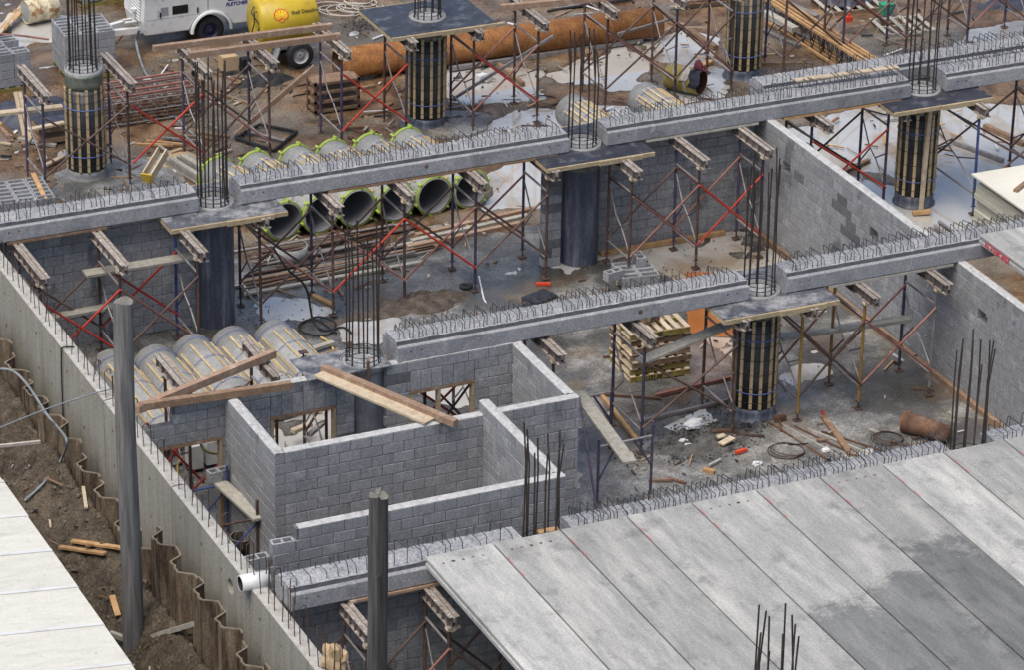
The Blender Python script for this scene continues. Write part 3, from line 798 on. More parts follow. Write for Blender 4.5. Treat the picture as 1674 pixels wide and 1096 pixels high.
def column(label, x, y, kind, zt=2.585, barh=2.6, nb=11, bars=True, base=0.0, bar_z=None, seed=1, extra=0, base_grey=False):
    random.seed(seed)
    root = thing('concrete_column', label, 'column', (x, y, base), 'round concrete columns of the frame')
    if kind != 'bars':
        if kind == 'wrapped':
            MB().tube((x, y, base), (x, y, zt), .398, 40).build('shaft', M['column'], root)
            MB().lathe((x, y, base), (x, y, 3), [(.005, .46), (.02, .46), (.035, .415), (.16, .417), (.26, .413), (.26, .40)], 40).build('base_wrap', M['column' if base_grey else 'column_dark'], root)
            sh = MB().lathe((x, y, base), (x, y, 3), [(.24, .402), (.24, .41), (2.2, .41), (2.2, .402)], 40).build('form_sheet', M['film'], root)
            n = 14
            for k in range(n):
                a = 2 * math.pi * (k + .15 * random.random()) / n
                j0 = .27 + random.random() * .06; j1 = 2.12 + random.random() * .1
                Mz = Matrix.Rotation(a, 3, 'Z')
                MB().box(V(x, y, (j0 + j1) / 2 + base) + Mz @ V(.426, 0, 0), (.028, .06, j1 - j0), M=Mz).build('batten', M['batten'], sh)
            for z in (.42, .72, 1.0, 1.3, 1.58, 1.88, 2.06):
                mb = MB().lathe((x, y, base), (x, y, 3), [(z - .006, .439), (z - .006, .444), (z + .006, .444), (z + .006, .439)], 32)
                mb.build('strap', M['strap_black'], sh)
            for z in (.62, 1.72):
                MB().ring((x, y, base + z), (0.02 * (random.random() - .5), .05 * (random.random() - .5), 1), .447, .01, 32, 5).build('strap', M['strap_blue'], sh)
            MB().lathe((x, y, base), (x, y, 3), [(2.14, .40), (2.14, .413), (2.25, .416), (2.33, .406), (2.42, .412), (zt - .03, .411), (zt - .03, .40)], 36).build('plastic_wrap', M['wrap'], root)
        else:
            MB().tube((x, y, base), (x, y, zt), .40, 44).build('shaft', M['column_dusty' if kind == 'dusty' else 'column_dark'], root)
            if kind == 'neck':
                MB().lathe((x, y, base), (x, y, 3), [(2.12, .402), (2.15, .415), (2.3, .418), (2.4, .412), (zt - .03, .42), (zt - .03, .40)], 36).build('plastic_wrap', M['wrap'], root)
        zr = zt + .02
        MB().tube((x, y, zt - .03), (x, y, zr - .01), .385, 40).build('column_head', M['concrete_rough'], root)
        MB().lathe((x, y, zt - .1), (x, y, zt + 1), [(0, .392), (0, .408), (.15, .408), (.15, .392), (0, .392)], 40).build('head_ring', M['casing'], root)
    if bars:
        z0 = bar_z if bar_z is not None else zt - .05
        for k in range(nb):
            a = 2 * math.pi * (k + .3 * random.random()) / nb
            rebar_bar(root, x + .29 * math.cos(a), y + .29 * math.sin(a), z0, barh * (.82 + .2 * random.random()))
        for k in range(extra):
            a = 6.28 * random.random()
            rebar_bar(root, x + .27 * math.cos(a), y + .27 * math.sin(a), z0, barh * (.75 + .2 * random.random()))
        for z in (.06, .16, .25):
            MB().ring((x, y, z0 + z), (0, 0, 1), .315, .009, 24, 5).build('tie', M['rebar_grey'], root)
    return root

column('wrapped round column at the far left, open-topped with tall bars, no ply collar', 0, ROW_Z, 'wrapped', 2.5, 3.6, seed=2, base_grey=True)
column('wrapped round column standing behind the lime-ringed tubes, ply collar on top', 8, ROW_Z, 'wrapped', seed=3)
column('wrapped round column at the top right beside the slatted timber truss', 16, ROW_Z, 'wrapped', seed=4)
column('bare dark column at the left with very tall bars above its dusty collar', 0, ROW_A, 'bare', barh=3.0, seed=5, nb=13)
column('bare dark column in the middle with loose plastic at its neck', 8, ROW_A, 'neck', barh=2.55, seed=6)
column('wrapped round column at the right with an upright plank against it', 16, ROW_A, 'wrapped', barh=2.7, seed=7)
column('bare column built into the window wall, long bars above it', 0, ROW_B, 'dusty', barh=2.75, seed=8, nb=9)
column('wrapped round column nearest the viewer on the right, in the open bay', 8, ROW_B, 'wrapped', barh=2.9, seed=9)
column('cluster of column bars rising where the slab meets the block rooms', 0, ROW_C + .02, 'bare', barh=2.35, seed=10, nb=10)
column('cluster of column bars rising between slab and right-hand wall', 8, ROW_C + .02, 'bare', barh=2.45, seed=11, nb=10)
column('cluster of bar tops poking up in front of the near slab', 0, ROW_D, 'bare', barh=3.05, seed=12, nb=10)
random.seed(77)

# ply collars round the column heads
def collar(label, x, y, z=TOPZ, sx=1.2, sy=.93, dx=0.0, mat='ply_dark', edges=True):
    t = thing('ply_collar', label, 'form board', (x, y, z - .1), 'ply collars round column heads')
    mb = holed(MB(), V(x, y, z - .004), .425, (-sx + dx, -sy), (sx + dx, sy), .02)
    mb.build('board', M[mat], t)
    if not edges: return
    mid = x + dx + .05
    MB().lohi((x - sx + dx - .0, y - sy - .045, z - .095), (mid, y - sy - .003, z - .012)).build('edge_timber', M['ply_edge'], t)
    MB().lohi((mid - .12, y - sy - .092, z - .1), (x + sx + dx - .3, y - sy - .048, z - .002)).build('edge_timber', M['ply_edge'], t)
    MB().lohi((mid + .004, y - sy - .045, z - .095), (x + sx + dx, y - sy - .003, z - .012)).build('edge_timber', M['ply_edge'], t)
    for q in (-1, 1):
        xe = x + dx + q * sx
        MB().lohi((min(xe, xe - q * .045), y - sy, z - .115), (max(xe, xe - q * .045), y + sy, z - .026)).build('edge_timber', M['ply_edge'], t)
    MB().lohi((x - sx + dx, y + sy + .003, z - .095), (x + sx + dx, y + sy + .045, z - .012)).build('edge_timber', M['ply_edge'], t)
collar('dark ply collar round the column behind the lime-ringed tubes', 8, ROW_Z, sx=1.25)
collar('dusty ply collar on the bare column at the left', 0, ROW_A, mat='ply_dusty')
collar('wet dark ply collar on the bare middle column', 8, ROW_A)
collar('dark ply collar on the far right column', 16, ROW_A)
collar('dusty ply collar on the column in the window wall', 0, ROW_B, z=TOPZ + .045, sx=.8, sy=.46, dx=-.42, mat='ply_dusty', edges=False)
collar('dusty ply collar on the near right column', 8, ROW_B, mat='ply_dusty')

# ---------------------------------------------------------------- precast beams
st = MB(); hh = .17
st.path([(0, -.21, -.02), (0, -.21, hh - .015), (0, -.19, hh), (0, .19, hh), (0, .21, hh - .015), (0, .21, -.02)], .0076, 5)
STIR = st.mesh('stirrup', M['rebar_grey'])
def beam(label, x0, x1, y, z=TOPZ, pitch=.085, holes=(), w=.36, name='precast_beam', gap=0):
    root = thing(name, label, 'beam', ((x0 + x1) / 2, y, z), 'precast beams across the columns')
    c = .025
    prof = [(-w, 0 + c), (-w + c, 0), (w - c, 0), (w, c), (w, .285), (w - c * .6, .3), (-w + c * .6, .3), (-w, .285)]
    MB().prism([V(x0, y + a, z + b) for a, b in prof], (x1 - x0, 0, 0)).build('body', M['concrete'], root)
    n = int((x1 - x0) / .1); vs = []; fs = []
    ww = w - .09
    for k in range(n + 1):
        xx = x0 + .006 + (x1 - x0 - .012) * k / n
        r1 = lambda: (random.random() - .5) * .012
        row = [(-ww, .298), (-ww + .004, .378 + r1()), (-.14, .385 + r1()), (0, .388 + r1()), (.14, .385 + r1()), (ww - .008, .375 + r1()), (ww, .298)]
        vs += [V(xx, y + a, z + b) for a, b in row]
    for k in range(n):
        for q in range(6):
            i = k * 7 + q; fs.append((i, i + 7, i + 8, i + 1))
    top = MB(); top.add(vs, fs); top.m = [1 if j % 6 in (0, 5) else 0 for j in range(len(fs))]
    top.add(vs[:7], [tuple(range(7))]).add(vs[-7:], [tuple(range(7))[::-1]]).build('rough_top', [M['concrete_rough'], M['concrete_step_shaded']], root)
    xx = x0 + .12
    while xx < x1 - .1:
        s = .6 + random.random() * .75; bent = 2.2 if random.random() < .08 else 1.0
        link('stirrup', STIR, root, V(xx, y + (random.random() - .5) * .03, z + .383), rot=((random.random() - .5) * .22 * bent, (random.random() - .5) * .24 * bent, (random.random() - .5) * .2 * bent), scale=(1, .9 + random.random() * .25, s))
        xx += pitch * (.6 + .8 * random.random()) * (2.2 if random.random() < .04 else 1)
    for hx, hz in holes:
        MB().lathe((hx, y - w - .002, z + hz), (hx, y, z + hz), [(0, .028), (0, .045), (.012, .045), (.012, .028), (0, .028)], 16).disc((hx, y - w - .003, z + hz), (0, -1, 0), .029).build('lifting_socket', M['rust_dark'], root)
    for e in (x0 + .25, x0 + .45, x1 - .25, x1 - .45):
        MB().disc((e, y - w - .003, z + .2), (0, -1, 0), .018, 10).build('form_hole', M['rust_dark'], root)
    return root
beam('precast beam at the far left, from the perimeter wall to the bare column', PWX1 + .02, -.42, ROW_A, pitch=.11)
beam('long precast beam over the lime-ringed tubes', .47, 7.56, ROW_A, holes=((4.4, .2),))
beam('long precast beam from the bare middle column over the right-hand wall', 8.42, 15.52, ROW_A)
beam('precast beam running out of the picture at the upper right', 16.42, 24.0, ROW_A)
beam('second precast beam directly behind the upper right beams', 12.5, 24.0, ROW_A + .86, pitch=.1)
beam('precast beam over the window wall and the open bay, middle row', .53, 7.6, ROW_B, holes=((5.35, .17),))
beam('precast beam from the near right column to the plank with red writing', 8.42, 15.5, ROW_B)
beam('precast beam at the near left, from the perimeter wall to the slab', PWX1 + .05, -.42, ROW_C, pitch=.2)
beam('precast beam with dense stirrups along the back edge of the slab', .45, 7.55, ROW_C, pitch=.075)
beam('precast beam with stirrups right of the bar cluster by the slab', 8.42, 15.5, ROW_C, pitch=.08)

# ---------------------------------------------------------------- floor planks
def floor_plank(label, x0, x1, y0, y1, zt=3.085, wet=99.0, tone=1.0, group='precast planks of the near slab'):
    th = .185; e = .015
    root = thing('floor_plank', label, 'floor plank', ((x0 + x1) / 2, (y0 + y1) / 2, zt - th), group)
    prof = [(x0 + e, zt - th), (x1 - e, zt - th), (x1 - e, zt - .12), (x1 - e - .022, zt - .1), (x1 - e - .022, zt - .06), (x1 - e, zt - .04), (x1 - e, zt - .006), (x1 - e - .006, zt),
            (x0 + e + .006, zt), (x0 + e, zt - .006), (x0 + e, zt - .04), (x0 + e + .022, zt - .06), (x0 + e + .022, zt - .1), (x0 + e, zt - .12)]
    o = MB().prism([V(a, y0, b) for a, b in prof][::-1], (0, y1 - y0, 0)).build('plank_body', M['plank_wet'], root)
    o.color = (wet, tone, 1, 1)
    return root
PX0, PWD = -2.2, 1.187
wets = {4: 19.6, 5: 19.1, 6: 18.4, 7: 21.5}
for i in range(14):
    x0 = PX0 + PWD * i
    pl = floor_plank(f'grey floor plank of the near slab, {ORD[i]} from its open left edge', x0, x0 + PWD, ROW_D - .1, ROW_C - .31 - random.random() * .02,
                     wet=wets.get(i, 99.0), tone=(1.22, 1.0, .92, .98, 1.06, .95, .86, 1.12, .9, 1.0, .94, 1.05, 1, 1)[i])
    # red chalk on the seam, blotches near the bearing end
    if 0 < i < 11:
        ya = ROW_C - .31 - .25 - random.random() * .3
        for k in range(2):
            L = .1 + random.random() * .22
            MB().lohi((x0 + .017, ya - L, 3.0855), (x0 + .027, ya, 3.0865)).build('chalk_line', M['ink_red'], pl)
            ya -= L + .1 + random.random() * .3
    if i in (0, 1, 4, 6):
        for k in range(5):
            MB().disc((x0 + .2 + .17 * k, ROW_C - .62 + .01 * (k % 2), 3.0862), (0, 0, 1), .02 + .015 * random.random(), 9).build('lifting_socket', M['rust_dark'], pl)
for i in range(2):
    x0 = 12.56 + PWD * i
    pl = floor_plank(('precast floor plank with red writing on its edge, at the right', 'second plank behind the red-lettered one, at the right border')[i], x0, x0 + PWD, ROW_C + .3, ROW_B - .29, group='precast planks of the right slab')
    if i == 0:
        lettering('red_writing', 'N 7108 2/02', .17, (x0 + .004, -8.25, 2.925), (0, -1, 0), (0, 0, 1), M['ink_red'], pl, bold=.004)
# timber packing boards along the underside of the beams
def board(label, p0, p1, w, h, mat, name='plank', cat='plank', group=None, up=V(0, 0, 1)):
    o = MB().bar(p0, p1, w, h, up).build(name, M[mat])
    return tag(o, label, cat, group)
for lab, x0, x1, y, mat in (
        ('brown packing board under the far left beam', -4.3, -2.3, ROW_A - .3, 'timber_brown'),
        ('brown packing board under the long beam over the lime-ringed tubes', 2.3, 7.3, ROW_A - .3, 'timber_brown'),
        ('grey packing board under the beam right of the bare middle column', 9.3, 11.9, ROW_A - .3, 'timber_grey'),
        ('orange packing board under the beam beyond the long right wall', 12.5, 15.3, ROW_A - .3, 'timber_orange'),
        ('grey packing board under the beam right of the near wrapped column', 9.3, 12.0, ROW_B - .3, 'timber_grey'),
        ('pink packing board under the near left beam', -3.5, -.9, ROW_C - .32, 'timber_pink')):
    board(lab, (x0, y, TOPZ - .024), (x1, y, TOPZ - .026), .14, .045, mat, 'packing_board', 'board', 'packing boards under the beams')

# ---------------------------------------------------------------- shoring frames, bearers, braces
random.seed(21)
BTOP = 2.552
def shoring_frame(label, x, yb, yf, leg, zt=2.35, rung='tube_grey', group='steel shoring frames', base=0.02):
    t = thing('shoring_frame', label, 'scaffold frame', (x, (yb + yf) / 2, base), group)
    j = (random.random() - .5) * .03
    for q, y in enumerate((yb, yf)):
        l = M[leg[q % len(leg)]]
        MB().tube((x + j, y, base + .16), (x, y, zt - .12), .031, 8).build('leg', l, t)
        MB().tube((x + j, y, base + .01), (x + j, y, base + .16), .018, 7).box((x + j, y, base + .006), (.15, .15, .012)).tube((x + j - .06, y, base + .17), (x + j + .06, y, base + .17), .012, 6).build('base_jack', M['leg_rust'], t)
        MB().tube((x, y, zt - .13), (x, y, zt - .01), .018, 7).box((x, y, zt - .006), (.16, .14, .012)).tube((x - .08, y - .03, zt - .1), (x + .08, y + .03, zt - .1), .012, 6).build('head_jack', M['leg_rust'], t)
    r = M[rung]; m = (yb + yf) / 2; L = yb - yf
    MB().tube((x, yb, 1.95), (x, yf, 1.95), .023, 7).build('rung', r, t)
    MB().tube((x, yb, .48), (x, yf, .48), .023, 7).build('rung', r, t)
    MB().path([(x, yb - .02, 1.75), (x, m + L * .15, 1.2), (x, m - L * .12, 1.02), (x, yf + .02, .62)], .018, 6).build('knee_brace', r, t)
    km = M['leg_purple'] if random.random() < .4 else r
    MB().path([(x, yb - .02, .72), (x, m + L * .13, 1.16)], .016, 6).build('knee_brace', km, t)
    MB().path([(x, m - L * .1, 1.04), (x, yf + .02, 1.3)], .016, 6).build('knee_brace', km, t)
    return t
def bearer(label, x, y0, y1, zt=BTOP, rot=0.0):
    t = thing('bearer', label, 'bearer', (x, (y0 + y1) / 2, zt - .2), 'steel bearers on the shoring frames')
    for s in (-1, 1):
        mb = MB()
        mb.lohi((x + s * .035 - .006, y0, zt - .19), (x + s * .035 + .006, y1, zt - .012))
        for zz in (zt - .202, zt - .012):
            a, b = sorted((x + s * .024, x + s * .092))
            mb.mi = 1; mb.lohi((a, y0, zz), (b, y1, zz + .013)); mb.mi = 0
        for k in range(6):
            yy = y0 + (y1 - y0) * (k + .5) / 6
            a, b = sorted((x + s * .042, x + s * .085))
            mb.lohi((a, yy - .01, zt - .188), (b, yy + .01, zt - .013))
        mb.build('channel', [M['bearer'], M['bearer_flange']], t)
    MB().lohi((x - .028, y0 + .03, zt - .12), (x + .028, y1 - .03, zt - .03)).build('infill_timber', M['timber_grey'], t)
    return t
def wedge(x, y, zt):
    mb = MB(); mb.prism([V(x - .11, y - .05, zt - .001), V(x + .1, y - .05, zt - .001), V(x + .12, y - .05, zt - .03), V(x - .02, y - .05, zt - .1), V(x - .12, y - .05, zt - .06)], (0, .1, 0))
    return mb
def cross_brace(label, x0, x1, y, col, z0=.55, z1=1.9, two_col=None, single=False):
    t = thing('cross_brace', label, 'brace', ((x0 + x1) / 2, y, z0), 'diagonal braces between shoring frames')
    MB().tube((x0, y - .035, z0), (x1, y - .035, z1), .024, 7).build('tube', M[col], t)
    if not single: MB().tube((x0, y - .078, z1), (x1, y - .078, z0), .024, 7).build('tube', M[two_col or col], t)
    return t
CNAME = {'leg_rust': 'rusty brown', 'leg_purple': 'purple', 'leg_yellow': 'yellow', 'leg_blue': 'blue', 'tube_grey': 'grey',
         'brace_red': 'red', 'brace_faded': 'faded red', 'brace_brown': 'brown'}
def tower_row(row, xs, yb, yf, legs, bearers=True, braces=None, ext=(.25, .45), zt=2.35, fold=()):
    for i, x in enumerate(xs):
        l = legs[i % len(legs)]
        nm = CNAME[l[0]] if len(set(l)) == 1 else f'{CNAME[l[0]]} and {CNAME[l[1]]}'
        shoring_frame(f'{nm} shoring frame {row}, {ORD[i]} from the left', x, yb, yf, l, zt)
        if bearers:
            b = bearer(f'steel bearer on the {ORD[i]} shoring frame {row}', x, yf - ext[1], yb + ext[0])
        if bearers: tag(wedge(x + .02, yf - .1, BTOP - .205).build('timber_wedge', M['timber_pale']), f'pale timber wedge under the {ORD[i]} bearer {row}', 'wedge', 'timber wedges under the bearers')
    bc = braces or []
    for i in range(len(xs) - 1):
        for side, y in (('front', yf), ('back', yb)):
            c = bc[i % len(bc)] if bc else random.choice(['brace_red', 'brace_faded', 'brace_brown'])
            if c is None: continue
            if isinstance(c, dict):
                c = c.get(side)
                if c is None: continue
            a, b = (c if isinstance(c, tuple) else (c, c))
            nm = CNAME[a] if a == b else f'{CNAME[a]} and {CNAME[b]}'
            cross_brace(f'{nm} crossed braces {row}, {side} side, {ORD[i]} from left', xs[i], xs[i + 1], y, a, two_col=b)
RU, PU, YE, BL = 'leg_rust', 'leg_purple', 'leg_yellow', 'leg_blue'
RD, FA, BN = 'brace_red', 'brace_faded', 'brace_brown'
tower_row('in the far back row', [-1.2, .68], 8.35, 7.1, [(PU, PU), (PU, RU)], braces=[{'front': BN}])
tower_row('behind the tall bars', [2.38, 3.9], 8.35, 7.1, [(PU, RU), (PU, RU)], braces=[{'front': (BN, FA), 'back': BN}])
cross_brace('bright red crossed braces right of the wrapped column at the far left', .75, 2.36, 7.1, RD)
tower_row('beside the collared back column', [5.6, 7.15, 8.76, 10.33], 8.35, 7.1, [(PU, PU), (RU, PU), (PU, RU), (RU, RU)], braces=[{'front': RD, 'back': None}, None, {'front': (FA, RD), 'back': FA}])
tower_row('by the top right puddles', [12.1, 13.85, 15.3], 8.4, 7.2, [(RU, RU), (RU, PU)], braces=[{'front': (BN, FA), 'back': BN}])
tower_row('round the lattice joists', [16.85, 18.4, 20.1, 21.8, 23.4], 8.4, 7.5, [(PU, RU), (RU, PU)], braces=[{'front': BN}, {'front': FA, 'back': BN}])
tower_row('under the far left beam', [-4.1, -2.52, -.95], -.45, -1.7, [(PU, RU), (RU, RU), (BL, RU)], braces=[{'front': RD, 'back': BN}, {'front': (BN, FA), 'back': RD}], ext=(.3, .4))
tower_row('over the lime-ringed tubes', [.72, 2.26, 3.8, 5.36, 6.95], .5, -.65, [(PU, RU), (PU, RU), (RU, RU), (PU, PU), (PU, RU)], ext=(.3, .42),
          braces=[{'front': (BN, FA), 'back': BN}, {'front': (RD, FA), 'back': BN}, {'front': (FA, RD), 'back': BN}, {'front': BN, 'back': FA}])
tower_row('beside the bare middle column', [8.5, 10.03, 11.5], -.33, -1.35, [(RU, RU), (PU, RU), (PU, PU)], ext=(.28, .32), braces=[{'front': (FA, FA), 'back': BN}, {'front': RD, 'back': FA}])
tower_row('beyond the long wall', [13.3, 15.15], .95, -.15, [(RU, PU), (PU, PU)], braces=[{'front': RD, 'back': BN}], ext=(.2, .8))
tower_row('right of the propped column', [16.8, 18.9, 20.5], .8, -1.1, [(BL, BL), (PU, RU)], braces=[{'front': BN, 'back': (BN, FA)}], ext=(.1, .3))
tower_row('in the open bay', [3.45, 5.3, 7.22], -7.15, -8.4, [(RU, RU), (PU, PU), (RU, RU)], braces=[{'front': None, 'back': None}, {'front': BN, 'back': None}], ext=(.15, .38))
tower_row('by the near wrapped column', [8.62, 9.95, 11.5], -7.2, -8.35, [(YE, YE), (YE, YE), (PU, 'tube_grey')], braces=[{'front': (BN, 'brace_brown'), 'back': FA}, {'front': FA, 'back': FA}], ext=(.2, .45))
tower_row('below the near left beam', [-3.55, -2.15, -.8], -15.55, -16.5, [(RU, RU), (RU, RU)], braces=[{'front': (FA, BN), 'back': BN}, {'front': BN, 'back': BN}], ext=(.1, .2))
tower_row('behind the window wall', [-3.25, -1.6], -6.3, -7.55, [(RU, RU), (PU, RU)], braces=[{'front': RD, 'back': BN}], ext=(.35, .1))
tower_row('behind the left window', [-.55, .35], -6.2, -7.3, [(RU, RU), (PU, RU)], bearers=False, braces=[{'front': BN, 'back': BN}], zt=2.2)
tower_row('behind the middle-post window', [1.3, 2.4], -6.3, -7.5, [(PU, RU)], bearers=False, braces=[{'front': BN}], zt=2.2)
cross_brace('red crossed braces behind the window with the middle post', .9, 2.3, -7.4, RD, .7, 1.9)
tower_row('under the red-lettered plank', [13.4, 14.8], -8.7, -9.8, [(BL, RU), (PU, PU)], bearers=False, braces=[{'front': BN}], zt=2.2)
cross_brace('red crossed braces behind the doorway by the perimeter wall', -3.95, -2.9, -7.2, RD, .5, 1.9)

# ---------------------------------------------------------------- tubes with battens
def tube_form(name, label, front, back, r, group, lime=False, battens=10, cat='tube', spread=(10, 170), straps=(.2, .5, .8), bcol='batten'):
    f, b = Vector(front), Vector(back)
    t = thing(name, label, cat, ((f.x + b.x) / 2, (f.y + b.y) / 2, 0.02), group)
    d, s, u, L = frame_of(f, b)
    sh = MB().lathe(f, b, [(0, r - .03), (0, r), (L, r), (L, r - .03)], 36).build('shell', M['casing'], t)
    MB().lathe(f, b, [(L - .002, r - .03), (.002, r - .03)], 36).build('lining', M['casing_in'], t)
    if lime:
        for a in (0.0, L - .055):
            MB().lathe(f, b, [(a, r + .002), (a, r + .035), (a + .055, r + .035), (a + .055, r + .002)], 36).build('flange', M['lime'], t)
            mb = MB()
            for k in range(6):
                an = k * math.pi / 3 + .3
                nrm = s * math.cos(an) + u * math.sin(an)
                Mx = Matrix((d, nrm, d.cross(nrm))).transposed()
                mb.box(f + d * (a + .06) + nrm * (r + .04), (.14, .055, .045), M=Mx)
            mb.build('clamp', M['lime'], t)
    for k in range(battens):
        an = R_(spread[0] + (spread[1] - spread[0]) * (k + .5 * random.random()) / battens)
        nrm = s * math.cos(an) + u * math.sin(an)
        Mx = Matrix((d, nrm, d.cross(nrm))).transposed()
        l0 = L * (.1 + .05 * random.random()); l1 = L * (.8 + .05 * random.random())
        MB().box(f + d * ((l0 + l1) / 2) + nrm * (r + .018), (l1 - l0, .026, .042), M=Mx).build('batten', M[bcol], sh)
    for q in straps:
        MB().ring(f + d * (L * q), d, r + .034, .007, 30, 5).build('strap', M['strap_blue'], sh)
    return t
mouth = [2.72, 3.55, 4.38, 5.26, 6.13, 7.0]; backs = [2.25, 3.12, 4.05, 4.9, 5.77, 6.66]
for i in range(6):
    tube_form('tube_form', f'grey tube with lime green rings, {ORD[i]} from the left in the row', (mouth[i], 3.15 + .03 * (i % 3), .46), (backs[i], 5.98, .46), .41, 'lime-ringed tube forms', True, 7)
for i, (x, yb, ln) in enumerate(((-2.92, -2.1, 3.5), (-2.07, -2.22, 3.2), (-1.24, -2.05, 2.45), (-.42, -2.0, 2.6), (.44, -2.05, 2.45))):
    tube_form('column_casing', f'batten-clad grey casing with blue straps near the left wall, {ORD[i]} from left', (x + .04, yb - ln, .44), (x, yb, .44), .42, 'batten-clad casings inside the left bay', False, 6, spread=(20, 190), straps=(.12, .55, .9))
a = g(934, 152, .84); b_ = g(1052, 132, .84)
tube_form('column_casing', 'batten-clad casing lying behind the middle beam, left one of two', (a.x + .1, a.y - 2.3, .42), (a.x, a.y, .42), .40, 'casings lying behind the middle beam', False, 9)
tube_form('column_casing', 'batten-clad casing lying behind the middle beam, right one of two', (b_.x + .1, b_.y - 2.3, .42), (b_.x, b_.y, .42), .40, 'casings lying behind the middle beam', False, 9)
# rusty pipeline
p0, p1 = V(7.15, 11.2, .40), V(15.3, 10.95, .40); L = (p1 - p0).length
t = thing('steel_pipe', 'very long rusty orange steel pipe lying across the mud', 'pipe', (11, 11, .02))
MB().lathe(p0, p1, [(0, .34), (0, .37), (L, .37), (L, .34)], 36).build('shell', M['rust_pipe'], t)
MB().lathe(p0, p1, [(L - .01, .339), (.01, .339)], 36).build('lining', M['rust_dark'], t)
for k in range(1, 6): MB().lathe(p0, p1, [(L * k / 6 - .012, .369), (L * k / 6, .377), (L * k / 6 + .012, .369)], 36).build('weld_seam', M['rust_pipe'], t)
board('dark timber sleeper under the left part of the rusty pipe', (9.2, 10.5, .05), (9.3, 11.9, .05), .15, .1, 'timber_brown', 'sleeper', 'sleeper', 'sleepers under the rusty pipe')
board('dark timber sleeper under the right part of the rusty pipe', (13.2, 10.1, .05), (13.3, 11.8, .05), .15, .1, 'timber_brown', 'sleeper', 'sleeper', 'sleepers under the rusty pipe')
# small rusty pipe stub in the near right bay
p0, p1 = g(1478, 690, .2), g(1552, 712, .2); L = (p1 - p0).length
t = thing('steel_pipe', 'short fat rusty pipe lying by the right bar cluster', 'pipe', ((p0.x + p1.x) / 2, (p0.y + p1.y) / 2, .01))
MB().lathe(p0, p1, [(.03, .02), (.0, .16), (.02, .2), (L * .6, .2), (L * .62, .18), (L * .95, .17), (L, .12), (L, 0.02)], 28).build('shell', M['rust_dark'], t)
MB().ring(p0 + (p1 - p0) * .02, (p1 - p0), .195, .014, 28, 6).build('rim', M['rust_pipe'], t)
# olive drum with jackets hung over it
dv = V(.41, -.578, 0).normalized(); c = g(1147, 135, .31); c.z = .32
p1 = c; p0 = c - dv * .85; L = .85
t = thing('drum', 'olive yellow drum lying open end forward in the puddle', 'drum', (c.x, c.y, .02))
MB().lathe(p1, p0, [(.5, 0.02), (.5, .28), (0, .285), (0, .3), (L, .3), (L, .05)], 32).build('shell', M['olive'], t)
MB().lathe(p1, p0, [(.001, .284), (.49, .279), (.49, .02)], 32).build('lining', M['dark_red'], t)
MB().lathe(p1, p0, [(.28, .301), (.28, .306), (.34, .306), (.34, .301)], 32).build('band', M['sack'], t)
def drape(name, label, cat, mat, c, d, r, a0, a1, l0, l1, th=.03, fold=.03, seed=0):
    d_, s, u, _ = frame_of(c, c + d)
    n, m = 22, 10; vs = []; fs = []
    for i in range(n + 1):
        a = a0 + (a1 - a0) * i / n
        for j in range(m + 1):
            q = j / m
            edge = .04 * math.sin(5 * a + 3 * q + seed) + .03 * math.sin(11 * q + seed * 2)
            rr = r + th + fold * math.sin(7 * q + 4 * a + seed) * .5 + fold * .3 * math.sin(13 * a + seed)
            vs.append(c + d_ * (l0 + (l1 - l0) * q + edge * (1 if q > .5 else -1)) + (s * math.cos(a) + u * math.sin(a)) * rr)
    for i in range(n):
        for j in range(m):
            k = i * (m + 1) + j; fs.append((k, k + 1, k + m + 2, k + m + 1))
    o = MB().add(vs, fs, True).build(name, mat)
    sm = o.modifiers.new('thick', 'SOLIDIFY'); sm.thickness = .02
    return tag(o, label, cat)
drape('jacket', 'dark navy jacket hung over the rim of the olive drum', 'jacket', M['jacket'], p1, -dv, .3, R_(60), R_(190), -.06, .22)
drape('sack', 'pale sack laid over the olive drum behind the jacket', 'sack', M['sack'], p1, -dv, .3, R_(75), R_(170), .2, .4, .02, .02, 2)
mb = MB(); q0 = p1 - dv * .1 + V(0, 0, .33)
mb.lathe(q0, q0 + V(.02, .02, 1), [(0, .09), (.04, .11), (.1, .1), (.17, .06), (.21, .01)], 16)
tag(mb.build('hood', M['maroon']), 'maroon woollen hood on top of the olive drum', 'hat')
drape('scarf', 'maroon cloth hanging over the mouth of the olive drum', 'cloth', M['maroon'], p1 + dv * .06, -dv, .3, R_(70), R_(105), -.02, .1, .05, .02, 4)
# cream drum top left
p0 = g(41, 20, .3); p0.z = .3; p1 = p0 + V(.82, .12, 0)
t = thing('drum', 'cream painted drum with rust patches floating in the far left puddle', 'drum', (p0.x + .4, p0.y, .0))
MB().lathe(p0, p1, [(.02, .02), (.02, .26), (0, .275), (0, .285), (.02, .285), (.27, .28), (.285, .292), (.3, .28), (.54, .28), (.555, .292), (.57, .28), (.81, .285), (.82, .27), (.8, .02)], 32).build('shell', M['cream'], t)
MB().lathe(p0, p1, [(.018, .255), (.017, .0)], 28).build('end_plate', M['casing'], t)

